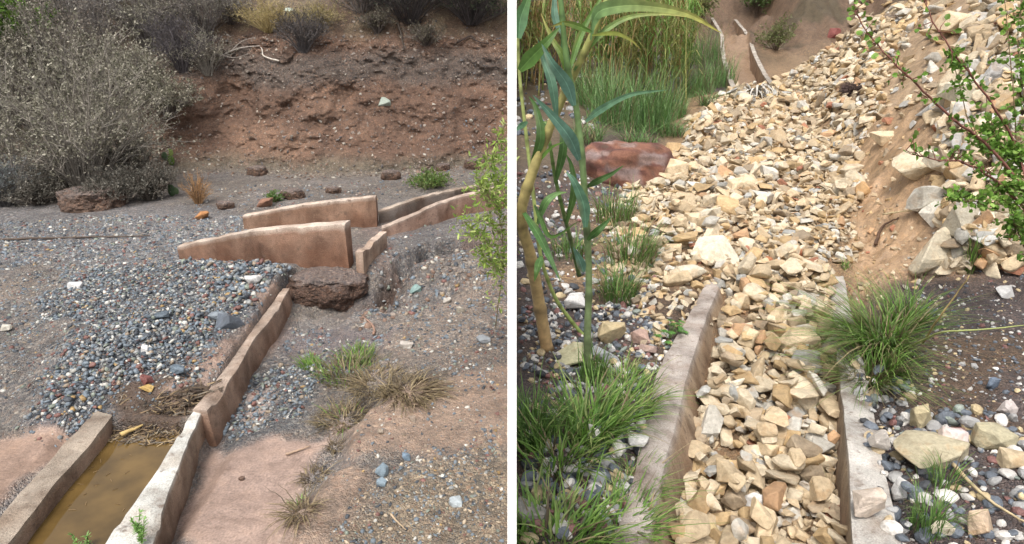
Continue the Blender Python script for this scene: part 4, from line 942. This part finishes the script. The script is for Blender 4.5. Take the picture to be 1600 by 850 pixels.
twig(gp([(450, 708), (470, 702), (487, 696)], .01), .007, (.36, .26, .19), 'thin stick lying on the pink mud')
twig(gp([(612, 800), (622, 812), (636, 825)], .01), .005, (.4, .3, .2), 'small pale stick on the lower bank')
# debris raft at the end of the puddle
m = MB()
def plug(q, t):
    v = 700 - 100 * t; ul = 116 + (700 - v) * .8; ur = 292 + (700 - v) * .6
    z = WZ - .02 + .12 * min(1, max(0, t - .12 + .12 * mn.noise(Vector((q * 5, 2, 3)))) * 1.3) + .02 * mn.noise(Vector((q * 9, t * 9, 3))) + .01 * mn.noise(Vector((q * 26, t * 26, 3)))
    return P(ul + (ur - ul) * q, v, z)
for _ in range(1500):
    q = random.random(); t = min(1, abs(random.gauss(.42, .28))); p = plug(q, t) + Vector((0, 0, random.uniform(0, .014))); p.z = max(p.z, WZ + .003); a = random.gauss(.5, 1.0); L = random.uniform(.015, .09)
    d = Vector((math.cos(a), math.sin(a), random.gauss(0, .15))) * L
    c = np.array(random.choice([(.12, .08, .05), (.2, .14, .08), (.3, .22, .12), (.05, .035, .025), (.07, .05, .035), (.2, .17, .13)])) * random.uniform(.6, 1.2)
    m.tube([p - d / 2, p + rv(.004), p + d / 2], random.uniform(.001, .0032), c, 3)
for _ in range(30):
    p = P(random.uniform(90, 210), random.uniform(690, 800), WZ + .002); a = random.uniform(0, 6); d = Vector((math.cos(a), math.sin(a), 0)) * random.uniform(.005, .03); m.tube([p, p + d], .0012, (.2, .13, .06), 3)
o = m.build('debris', M_DRY); tag(o, 'matted twigs and straw washed against the end of the puddle', None, None, 'stuff')
V, Fc = [], []
nn = 60
for j in range(nn):
    for i in range(nn): V.append(plug(i / (nn - 1), j / (nn - 1)))
Fc = [(j * nn + i, j * nn + i + 1, (j + 1) * nn + i + 1, (j + 1) * nn + i) for j in range(nn - 1) for i in range(nn - 1)]
o = mesh_obj('mud', V, Fc, M_GROUND, np.tile(np.array((.085, .06, .042)), (len(V), 1)), None, True, np.full(len(V), .45)); tag(o, 'dark silt plug closing the end of the puddle', None, None, 'stuff')

# green and dead grass, left place
LG = [(.15, .27, .05), (.21, .33, .07), (.1, .2, .04)]; DG = [(.22, .165, .1), (.15, .11, .075), (.08, .06, .045), (.34, .27, .18)]
gg = 'patch of grass on the left bank'
tuft(545, 585, 420, .1, 1.0, LG + DG[:2], 'bright green grass patch in the middle of the muddy bank', .0028, base=.16, dry=.3, group=gg)
tuft(560, 560, 200, .1, .7, LG, 'small bright green tuft behind the main green patch', .0026, base=.1, dry=.15, group=gg)
tuft(488, 572, 110, .09, .8, LG, 'low green tuft left of the main green patch', .0026, base=.06, dry=.05, group=gg)
tuft(590, 600, 420, .075, 1.6, DG, 'matted straw right of the bright green patch', .0026, base=.14, dry=.9, droop=1.3, group=gg)
tuft(640, 612, 420, .085, 1.7, DG, 'dead brown grass mat trailing right over the bank', .0026, base=.13, dry=.7, droop=1.5, lean=(.6, -.2), group=gg)
tuft(535, 655, 300, .07, 1.5, DG + LG[:1], 'dead yellowish grass mat at the edge of the pink mud', .0026, base=.11, dry=.8, droop=1.3, group=gg)
tuft(468, 800, 130, .075, 1.5, DG, 'dead grass clump with a few green blades on the mud edge', .002, base=.05, dry=.75, droop=1.4, lean=(-.3, -.2), group=gg)
tuft(466, 790, 40, .05, .8, LG, 'small green blades inside the dead clump on the mud edge', .0018, base=.025, dry=.0, group=gg)
tuft(490, 745, 90, .06, 1.5, DG, 'thin strip of dead grass roots along the mud edge', .002, base=.05, dry=.6, droop=1.5, group=gg)
tuft(525, 700, 60, .07, 1.2, DG, 'few dead blades above the strip of dead roots', .002, base=.035, dry=.6, droop=1.4, group=gg)
for k, (u, v, hgt, lab) in enumerate([(222, 850, .12, 'young green weed sprouting beside the pale wall at the bottom edge'), (138, 858, .05, 'tiny green sprout at the bottom edge in front of the puddle')]):
    m = MB(); p = P(u, v, .02 if k == 0 else WZ)
    for _ in range(5 if k == 0 else 2):
        tip = p + Vector((random.gauss(0, .025), random.gauss(0, .02), hgt * random.uniform(.6, 1.1))); pts = spline([p, (p + tip) / 2 + rv(.006), tip], 8); m.tube(pts, .0015, (.2, .3, .08), 3)
        for q in pts[1:]:
            for _ in range(4):
                a = rv(1); a.z = abs(a.z) * .6 + .3; a.normalize(); s = random.uniform(.012, .022); m.strap([q, q + a * s * .5, q + a * s + Vector((0, 0, -.002))], .003, np.array((.2, .36, .1)) * random.uniform(.8, 1.2))
    o = m.build('weed', M_PLANT, None, False, tuple(p)); tag(o, lab, 'weed')

# leafy branches with given courses
def branchy(name, label, courses, leafcol, stemcol, leafn, leafs, aspect=1.2, r=.006, twl=.08, clump=None, cat='bush', dens=9):
    root = empty(name, tuple(courses[0][0])); ms, ml = MB(), MB(); o_ = courses[0][0]
    for ci, pts in enumerate(courses):
        sp = spline(pts, 26); rr = r * (1 if ci < 3 else .7)
        ms.tube([q - o_ + rv(rr * .3) for q in sp], [rr * (1 - .75 * i / 26) for i in range(27)], stemcol, 5)
        for i in range(2, 27):
            for _ in range(dens):
                if random.random() < .62: continue
                b = sp[i] + rv(.004); tl = twl * random.uniform(.3, 1.2); d = (rv(1) + Vector((0, 0, .5))).normalized(); e = b + d * tl
                ms.tube([b - o_, (b + e) / 2 + rv(tl * .05) - o_, e - o_], [rr * .35, rr * .3, rr * .15], stemcol, 3, False)
                for _ in range(leafn):
                    f = random.uniform(.2, 1.05); lp = b.lerp(e, f) - o_; ax = (d * .6 + rv(.6)).normalized(); sdv = ax.cross(rv(1)).normalized(); s = leafs * random.uniform(.6, 1.25)
                    nrm = ax.cross(sdv) * s * .15; cc = np.array(random.choice(leafcol)) * random.uniform(.75, 1.3); L = s * aspect
                    ml.add([lp, lp + ax * L * .35 + sdv * s * .45 + nrm, lp + ax * L * .75 + sdv * s * .4 + nrm, lp + ax * L, lp + ax * L * .75 - sdv * s * .4 + nrm, lp + ax * L * .35 - sdv * s * .45 + nrm, lp + ax * L * .55],
                           [(0, 1, 6), (1, 2, 6), (2, 3, 6), (3, 4, 6), (4, 5, 6), (5, 0, 6)], cc)
    ms.build('branches', M_DRY, root, True); ml.build('foliage', M_PLANT, root); tag(root, label, cat)
    return root
random.seed(77)
b0 = Vector((-.10, 3.5, GZ(-.1, 3.5)[0]))
branchy('leafy_bush', 'bright green narrow-leaved bush reaching in beside the white divider', [
    [b0, D(786, 400, 3.35), D(778, 330, 3.2), D(765, 290, 3.1), D(752, 262, 3.0)],
    [D(786, 380, 3.3), D(770, 350, 3.2), D(745, 345, 3.1), D(715, 352, 3.0)],
    [D(788, 420, 3.35), D(776, 395, 3.25), D(755, 375, 3.15), D(735, 362, 3.1)],
    [D(780, 340, 3.2), D(785, 290, 3.2), D(787, 240, 3.2), D(785, 205, 3.2)],
    [D(783, 430, 3.35), D(775, 415, 3.25), D(765, 405, 3.2), D(752, 400, 3.15)],
    [D(782, 330, 3.2), D(770, 315, 3.1), D(755, 300, 3.05), D(745, 285, 3.0)],
    [D(785, 300, 3.25), D(778, 275, 3.2), D(768, 262, 3.15), D(760, 250, 3.1)]],
    [(.28, .4, .07), (.2, .32, .06), (.42, .5, .16)], (.24, .2, .1), 5, .009, 3.4, .003, .085, dens=6)
random.seed(78)
rb = G(1598, 440); rb = Vector((rb.x + .15, rb.y, rb.z)); dd = 3.3
RL = [(.13, .26, .035), (.18, .33, .05), (.1, .2, .03), (.26, .4, .09)]
branchy('leafy_shrub', 'red-stemmed shrub with small round green leaves leaning in from the right edge', [
    [rb, D(1612, 330, 3.3), D(1590, 235, 3.3), D(1550, 165, 3.2), D(1515, 115, 3.15), D(1480, 70, 3.1), D(1450, 15, 3.1), D(1435, -30, 3.1)],
    [D(1605, 300, 3.3), D(1540, 225, 3.2), D(1500, 195, 3.1), D(1460, 160, 3.05), D(1425, 125, 3.0), D(1385, 85, 3.0), D(1350, 45, 3.0), D(1335, 5, 3.0)],
    [D(1612, 340, 3.3), D(1572, 295, 3.2), D(1530, 265, 3.1), D(1495, 252, 3.05), D(1455, 248, 3.0), D(1415, 235, 3.0)]],
    RL, (.2, .08, .06), 3, .024, 1.15, .008, .07, dens=5)
branchy('leafy_shrub', 'dense green shrub with upright shoots at the right edge', [
    [rb + Vector((.1, .1, 0)), D(1605, 330, 3.4), D(1590, 225, 3.4), D(1580, 100, 3.4), D(1567, -20, 3.4)],
    [D(1625, 340, 3.4), D(1580, 322, 3.2), D(1530, 315, 3.1), D(1480, 314, 3.05)],
    [D(1610, 300, 3.4), D(1575, 270, 3.3), D(1560, 220, 3.3), D(1548, 190, 3.3)],
    [D(1600, 260, 3.4), D(1560, 240, 3.3), D(1520, 205, 3.2), D(1490, 100, 3.2), D(1480, 90, 3.2)],
    [D(1620, 240, 3.4), D(1600, 150, 3.4), D(1590, 60, 3.4), D(1600, -10, 3.4)],
    [D(1620, 420, 3.3), D(1598, 380, 3.2), D(1588, 355, 3.1), D(1580, 345, 3.1)],
    [D(1620, 340, 3.3), D(1600, 300, 3.2), D(1575, 290, 3.2), D(1555, 300, 3.2)],
    [D(1605, 250, 3.3), D(1585, 240, 3.3), D(1560, 225, 3.3), D(1535, 228, 3.3)]],
    RL, (.17, .12, .06), 4, .024, 1.2, .006, .07, dens=7)

# canes (giant reed) in front
random.seed(9)
def cane(label, courses_px, rad, cols, leaves, nodes=8, name='cane'):
    """courses_px: (u, v, depth) from the foot up; leaves: (list of (u,v,depth), width, colour, tip colour)"""
    pts = [D(*c) if len(c) == 3 else Vector(c[0]) for c in courses_px]; root = empty(name, tuple(pts[0])); o_ = pts[0]
    sp = spline(pts, 60); n = 60; C = []; rr = []
    for i in range(n + 1):
        q = i / n; c = np.array(cols[0]) * (1 - q) + np.array(cols[1]) * q; k = (i % max(1, n // nodes)) == 0
        r = rad[0] * (1 - q) + rad[1] * q; rr.append(r * (1.18 if k else 1.0)); C.append(c * (.5 if k else 1))
    m = MB(); m.tube([q - o_ for q in sp], rr, np.array(C), 10); m.build('stalk', M_CANE, root, True)
    for (lp, wd, c, tc) in leaves:
        ml = MB(); q = spline([D(*a) for a in lp], 18); v = (CAM - q[9]).normalized(); t = (q[-1] - q[0]).normalized(); side = t.cross(v)
        side = (side + v * random.uniform(-.35, .35)).normalized(); ml.strap([a - o_ for a in q], wd, c, side, .22, tc); ml.build('leaf', M_PLANT, root, True)
    tag(root, label, 'reed', 'tall canes in front of the grass'); return root
BG = (.12, .24, .16); GG = (.13, .25, .05); DGc = (.07, .16, .04); YT = (.4, .36, .1)
f1 = G(853, 545); d1 = depth(f1)
cane('thickest cane, tan at the foot, bent and rising diagonally to the right', [(855, 548, d1), (843, 478, d1 - .15), (829, 400, d1 - .35), (814, 340, d1 - .5), (830, 275, d1 - .62), (865, 185, d1 - .75), (895, 120, d1 - .85), (925, 55, d1 - .95), (952, -10, d1 - 1.0)],
     (.036, .011), [(.5, .33, .17), (.3, .34, .1)], [
    ([(922, 62, 2.5), (932, 22, 2.5), (965, 10, 2.45), (1015, 10, 2.4), (1075, 22, 2.35), (1128, 52, 2.3)], .026, (.2, .36, .14), (.5, .45, .1)),
    ([(893, 140, 2.65), (880, 90, 2.6), (862, 60, 2.6), (845, 20, 2.6)], .014, GG, YT),
    ([(870, 185, 2.75), (862, 130, 2.7), (848, 90, 2.7), (840, 60, 2.65)], .02, BG, BG),
    ([(893, 150, 2.7), (884, 90, 2.65), (879, 40, 2.6), (872, -10, 2.6)], .016, (.12, .26, .12), GG),
    ([(925, 50, 2.5), (900, 40, 2.5), (880, 36, 2.5), (860, 42, 2.5)], .012, GG, YT),
    ([(925, 55, 2.5), (960, 52, 2.45), (985, 62, 2.4), (1002, 78, 2.4)], .008, (.3, .36, .08), YT),
    ([(837, 258, 2.9), (860, 232, 2.8), (880, 222, 2.75)], .008, GG, GG),
    ([(817, 330, 3.0), (842, 368, 2.9), (860, 405, 2.85), (876, 440, 2.8)], .02, (.08, .2, .05), DGc),
    ([(897, 110, 2.65), (930, 62, 2.6), (975, 30, 2.6), (1030, 22, 2.6), (1090, 28, 2.6)], .012, (.16, .3, .08), YT)])
f2 = G(917, 600); d2 = depth(f2)
cane('dark green upright cane standing right of the thickest cane', [(917, 600, d2), (918, 520, d2 - .1), (920, 425, d2 - .2), (912, 280, d2 - .4), (900, 165, d2 - .5), (886, 100, d2 - .6), (876, 0, d2 - .7), (872, -30, d2 - .7)],
     (.019, .009), [(.16, .2, .1), (.14, .26, .08)], [
    ([(897, 165, 2.6), (885, 130, 2.55), (862, 98, 2.5), (846, 68, 2.5)], .026, (.13, .26, .2), BG),
    ([(905, 250, 2.7), (890, 215, 2.6), (862, 180, 2.55), (832, 148, 2.5)], .026, (.13, .26, .2), BG),
    ([(915, 355, 2.8), (912, 320, 2.75), (898, 285, 2.7), (884, 268, 2.7)], .024, (.12, .25, .16), BG),
    ([(915, 190, 2.6), (940, 170, 2.5), (985, 148, 2.45), (1045, 140, 2.4)], .014, (.18, .36, .22), (.2, .38, .2)),
    ([(917, 292, 2.8), (935, 282, 2.7), (955, 272, 2.7), (975, 258, 2.7)], .014, (.07, .14, .04), DGc),
    ([(918, 375, 2.8), (932, 362, 2.7), (945, 350, 2.7), (956, 338, 2.7)], .016, DGc, DGc),
    ([(912, 425, 2.8), (905, 405, 2.75), (895, 385, 2.7)], .02, (.13, .26, .2), BG),
    ([(890, 110, 2.6), (905, 60, 2.6), (925, 20, 2.6), (950, -20, 2.6)], .014, GG, GG),
    ([(882, 60, 2.6), (868, 30, 2.6), (866, 0, 2.6), (868, -30, 2.6)], .016, BG, BG)])
f3 = G(910, 522); d3 = depth(f3)
cane('thin yellow-green cane curving out between the two thick ones', [(912, 525, d3), (890, 498, d3 - .05), (866, 462, d3 - .15), (845, 400, d3 - .3), (834, 310, d3 - .4), (822, 210, d3 - .5), (812, 120, d3 - .6), (808, 40, d3 - .7)],
     (.012, .008), [(.26, .34, .1), (.34, .38, .14)], [
    ([(830, 260, 2.9), (845, 215, 2.8), (838, 170, 2.8), (826, 150, 2.8)], .02, (.08, .16, .04), DGc),
    ([(840, 350, 2.9), (852, 318, 2.8), (868, 304, 2.8), (886, 300, 2.8)], .018, (.12, .24, .08), GG),
    ([(824, 190, 2.8), (812, 198, 2.8), (806, 205, 2.7)], .014, (.16, .32, .18), BG),
    ([(846, 400, 2.9), (840, 420, 2.8), (835, 440, 2.8)], .018, (.13, .26, .08), GG),
    ([(812, 110, 2.6), (830, 90, 2.55), (852, 68, 2.5), (875, 42, 2.5)], .03, (.13, .26, .06), (.1, .2, .04)),
    ([(810, 60, 2.6), (813, 30, 2.6), (822, 5, 2.6), (832, -20, 2.6)], .03, (.1, .22, .1), GG),
    ([(835, 320, 2.9), (845, 340, 2.8), (862, 370, 2.8), (905, 345, 2.8)], .014, (.1, .2, .06), GG)])
cane('short leaning green cane behind the thickest cane', [(905, 430, 3.6), (893, 380, 3.4), (880, 330, 3.2), (868, 280, 3.1), (860, 230, 3.0), (852, 190, 3.0)],
     (.013, .007), [(.1, .17, .05), (.12, .2, .05)], [
    ([(868, 285, 3.1), (880, 235, 3.0), (878, 200, 3.0), (870, 180, 3.0)], .02, (.07, .15, .04), DGc),
    ([(885, 350, 3.2), (897, 300, 3.1), (893, 260, 3.1), (884, 240, 3.1)], .018, (.08, .16, .04), DGc),
    ([(857, 215, 3.0), (843, 190, 3.0), (833, 165, 3.0)], .02, (.1, .2, .07), GG)])

# reed stand behind: 3 kinds copied
random.seed(12)
def make_reed(label, hgt, c, lc):
    root = empty('reed'); m = MB(); lean = Vector((random.gauss(0, .12), random.gauss(0, .08), 1)) * hgt
    pts = spline([Vector((0, 0, -.05)), lean * .5 + rv(.03), lean], 12); m.tube(pts, [.014 * (1 - .6 * i / 12) for i in range(13)], c, 5); m.build('stalk', M_CANE, root, True)
    ml = MB()
    for i in range(3, 13):
        for s in (0, 1):
            a = random.uniform(0, 6.28); L = random.uniform(.3, .6); d = Vector((math.cos(a), math.sin(a), 0)); b = pts[i]
            ml.strap([b, b + d * L * .25 + Vector((0, 0, L * .35)), b + d * L * .6 + Vector((0, 0, L * .4)), b + d * L + Vector((0, 0, L * .05))], .014, np.array(random.choice(lc)) * random.uniform(.8, 1.2), None, .2)
    ml.build('leaves', M_PLANT, root); tag(root, label, 'reed', 'reeds standing behind the grass'); return root
RT = [make_reed('dry straw-coloured reed in the stand behind the grass', 2.0, (.45, .33, .15), [(.42, .32, .14), (.3, .24, .1), (.36, .24, .09)]),
      make_reed('green leafy reed in the stand behind the grass', 1.9, (.2, .28, .08), [(.13, .27, .05), (.2, .34, .08)]),
      make_reed('short yellow-green reed in the stand behind the grass', 1.5, (.3, .3, .1), [(.22, .28, .08), (.3, .3, .1)]),
      make_reed('orange-brown dead reed in the stand behind the grass', 1.6, (.36, .23, .11), [(.34, .22, .1), (.27, .19, .1)])]
def copy_tree(o, parent=None):
    c = o.copy(); COL.objects.link(c)
    if parent: c.parent = parent
    for ch_ in list(o.children): 
        d = ch_.copy(); COL.objects.link(d); d.parent = c
    return c
first = {}
spots = []
for _ in range(260):
    y = random.uniform(11.5, 16.5); u = random.uniform(800, 1125); d = ray(u, 100); x = d.x / d.y * y * random.uniform(.99, 1.01)
    if x < .1 or x > float(xc(y)) - 1.15 - .04 * (y - 11): continue
    spots.append((x, y))
for x, y in spots:
    u = 800 + F * x / (y * CP + .4); k = random.choices((0, 1, 2, 3), (3, 3, 2, 1) if u < 980 else (1, 6, 3, 1))[0]; s = RT[k]
    o = s if k not in first else copy_tree(s); first[k] = 1
    o.location = (x, y, GZ(x, y)[0]); o.rotation_euler.z = random.uniform(0, 6.28); o.scale = [random.uniform(.75, 1.15)] * 3
# a band of green shoots right at the channel's left shoulder
random.seed(13)
gt = 'grass clumps beside the rubble'
BGn = [(.12, .25, .07), (.15, .29, .09), (.1, .2, .07), (.19, .3, .12)]
for (u, v, n, h_, sp_, bs, lab, cs, dr) in [
    (985, 200, 1100, 1.0, .55, .6, 'largest fine-bladed grass clump behind the red boulder', BGn, .1),
    (930, 165, 600, .8, .6, .4, 'grey-green grass clump left of the largest one', BGn, .15),
    (1040, 185, 500, .6, .5, .35, 'grass clump leaning over the rubble edge', BGn, .15),
    (1085, 150, 450, .7, .4, .35, 'grass clump beside the far channel, lower one', BGn, .2),
    (1120, 135, 400, .8, .4, .4, 'taller green clump at the far channel wall', BGn, .2),
    (1095, 100, 350, 1.1, .3, .5, 'tall green shoots in front of the reeds by the far channel', BGn, .15)]:
    tuft(u, v, n, h_, sp_, cs, lab, .005, 'grass_clump', base=bs, dry=dr, group=gt, droop=.5)
for (u, v, lab) in [(915, 222, 'small ragged tuft at the left foot of the largest grass clump'), (1000, 232, 'small ragged tuft between the red boulder and the largest clump'), (1050, 212, 'small ragged tuft spilling onto the rubble edge'), (1110, 165, 'small ragged tuft where the rubble meets the far channel')]:
    tuft(u, v, 200, .4, 1.1, BGn, lab, .005, 'grass_clump', base=.2, dry=.3, group=gt, droop=1.0)
DK2 = [(.08, .17, .04), (.11, .22, .05), (.15, .27, .07)]
for (u, v, n, h_, sp_, bs, lab, cs, dr, wd, ln) in [
    (960, 350, 260, .42, .5, .16, 'dark grass tuft below the red boulder', DK2, .2, .003, (0, 0)),
    (985, 410, 300, .38, .6, .17, 'dark green grass at the left edge of the rubble', DK2, .25, .003, (0, 0)),
    (965, 470, 220, .36, .6, .12, 'sparse grass above the blocky ochre stone', DK2, .2, .003, (0, 0)),
    (890, 400, 150, .3, .6, .14, 'dark grass behind the canes', DK2, .2, .003, (0, 0)),
    (925, 600, 120, .3, .3, .06, 'thin dark stems at the foot of the upright cane', DK2, .1, .0028, (0, 0)),
    (925, 680, 300, .27, .8, .12, 'lush bright green tuft in front of the canes', GRN, .05, .0048, (.1, .1)),
    (875, 720, 200, .24, .9, .14, 'lush green tuft lower left of the bright one', GRN, .08, .0045, (0, 0)),
    (985, 640, 200, .2, .9, .1, 'green blades sprawling towards the left wall', GRN, .12, .0028, (.3, 0)),
    (975, 600, 150, .15, .8, .1, 'short green grass between the stones above the bright tuft', GRN, .1, .0025, (0, 0)),
    (965, 830, 200, .16, 1.1, .12, 'grass sprawling over the top of the left wall', GRN, .2, .0036, (.3, .1)),
    (870, 850, 260, .2, 1.0, .16, 'green grass filling the bottom left of the rubble view', GRN, .12, .0045, (.1, 0)),
    (830, 690, 200, .3, .5, .08, 'dark grass against the white divider', DK2, .1, .003, (0, 0)),
    (990, 770, 160, .14, 1.1, .08, 'few curling blades hanging over the left wall', GRN, .3, .0024, (.5, 0)),
    (1372, 548, 700, .36, 1.3, .11, 'big grass tussock flopping over the right wall', GRN[:3] + [(.14, .22, .08)], .25, .004, (-.6, -.3)),
    (1412, 515, 300, .34, .9, .08, 'upright green tussock behind the flopping one', GRN, .12, .003, (.1, .1)),
    (1352, 605, 380, .32, 1.2, .07, 'hanging grass with straw on the inner side of the right wall', GRN, .5, .0028, (-.55, -.4)),
    (1395, 590, 150, .26, .5, .05, 'grass blades over the white cobbles', GRN, .15, .0028, (.2, -.5)),
    (1305, 790, 70, .2, .6, .05, 'dead pale grass inside the channel at the right wall foot', [(.4, .33, .2), (.3, .25, .14)], .7, .0024, (-.2, .0)),
    (1450, 830, 130, .22, .4, .06, 'fine dark grass tuft on the stones at lower right', DK2, .1, .0018, (0, 0)),
    (1475, 760, 70, .18, .5, .05, 'fine grass behind the lower right tuft', DK2, .1, .0018, (0, 0)),
    (1515, 425, 70, .42, .2, .03, 'tall narrow grass blades before the leaning grey-brown slab', GRN, .3, .0032, (0, 0)),
    (1320, 420, 30, .12, .5, .02, 'small green seedling on the dirt bank', GRN, .0, .0025, (0, 0)),
    (1575, 350, 40, .2, .5, .04, 'small green blades at the right edge rocks', GRN, .0, .003, (0, 0))]:
    tuft(u, v, n, h_, sp_, cs, lab, wd, 'grass_tuft', ln, dr, .8, bs, gt)
# broad-leaved weed by the left wall
m = MB(); p = G(1045, 530)
for k in range(16):
    a = random.uniform(0, 6.28); L = random.uniform(.04, .1); e = p + Vector((math.cos(a) * L, math.sin(a) * L, random.uniform(.02, .09))); m.tube([p, (p + e) / 2 + Vector((0, 0, .02)), e], .0015, (.12, .2, .05), 3)
    for j in range(5):
        b = a + (j - 2) * .5; d = Vector((math.cos(b), math.sin(b), -.15)); m.strap([e, e + d * .018, e + d * .036], .007, np.array((.1, .24, .05)) * random.uniform(.8, 1.2), None, .1)
tag(m.build('weed', M_PLANT, None, False, tuple(p)), 'small dark green weed with lobed leaves by the left wall', 'weed')
# stalks
twig([G(1408, 560) + Vector((0, 0, .05)), D(1470, 520, 2.9), D(1530, 515, 2.8), D(1640, 505, 2.75)], .006, (.3, .34, .12), 'long green stalk lying from the tussock to the right edge', 'stalk', cat='stalk')
twig([G(1440, 545) + Vector((0, 0, .03)), D(1465, 500, 3.1), D(1490, 465, 3.0), D(1515, 430, 2.9)], .006, (.42, .32, .14), 'tan stalk rising from the tussock to the upper right', 'stalk', cat='stalk')
twig(gp([(1480, 730), (1530, 780), (1590, 820)], .03), .009, (.5, .4, .24), 'fallen straw-coloured stalk across the lower right stones', 'stalk', cat='stalk')
twig(gp([(1375, 345), (1420, 340), (1490, 338)], .06), .007, (.5, .42, .25), 'dry stalk lying above the pale triangular rock', 'stalk', cat='stalk')
twig(gp([(980, 480), (960, 440), (935, 420)], .04), .006, (.45, .38, .26), 'thin dry stalk leaning beside the canes', 'stalk', cat='stalk')
twig(gp([(1365, 385), (1375, 360), (1400, 345)], .03), .014, (.09, .05, .03), 'dark root poking out of the dirt bank', 'root', cat='root')
# bundle of dark roots on the rubble, dried agave leaves near the far channel
def bundle(u, v, wpx, n, cols, label, name, r=.004, flat=.6):
    h = G(u, v); s = wpx * depth(h) / F / 2; m = MB(); c0 = h + Vector((0, 0, s * .5))
    for _ in range(n):
        a = rv(1).normalized() * s * random.uniform(.3, 1.15); b = rv(1).normalized() * s * .9; a.z *= flat; b.z *= flat
        m.tube(spline([c0 + b * .4, c0 + (a + b) * .35 + rv(s * .15), c0 + a], 5), [r, r, r * .8, r * .7, r * .5, r * .3], np.array(random.choice(cols)) * random.uniform(.7, 1.3), 3, False)
    tag(m.build(name, M_DRY, None, False, tuple(h)), label, 'root clump'); return h
bundle(1328, 152, 44, 420, [(.07, .045, .04), (.11, .075, .06)], 'dark tangle of dry roots lying on the rubble slope', 'root_clump', .006)
bundle(1395, 40, 40, 200, [(.34, .28, .22), (.26, .2, .16)], 'pale tangle of dry twigs high on the rubble slope', 'root_clump', .006)
h = G(1178, 160); m = MB()
for _ in range(60):
    a = random.uniform(0, 6.28); L = random.uniform(.2, .5); d = Vector((math.cos(a), math.sin(a), 0)); m.strap(spline([h, h + d * L * .3 + Vector((0, 0, L * .6)), h + d * L * .8 + Vector((0, 0, L * .45)), h + d * L + Vector((0, 0, .02))], 8), .016, np.array((.48, .46, .42)) * random.uniform(.7, 1.2))
tag(m.build('dried_plant', M_DRY, None, False, tuple(h)), 'bleached curling dead plant at the foot of the far channel', 'plant')
shrub('far_bush', 'dark bush hanging over the top edge beyond the far channel', G(1185, 22) + Vector((0, 0, -.1)), 1.4, 1.0, 60, 9, 9, [(.07, .12, .03), (.1, .16, .04)], (.1, .07, .05), .04)
shrub('far_bush', 'small olive bush on the far bank left of the rubble', G(1212, 78), .7, .6, 50, 8, 6, [(.16, .2, .07), (.2, .2, .1)], (.14, .1, .07), .03)
shrub('far_bush', 'green scrub at the far left of the upper channel', G(1085, 40), 1.2, .8, 60, 9, 8, [(.1, .15, .05), (.2, .2, .08)], (.2, .14, .08), .035)
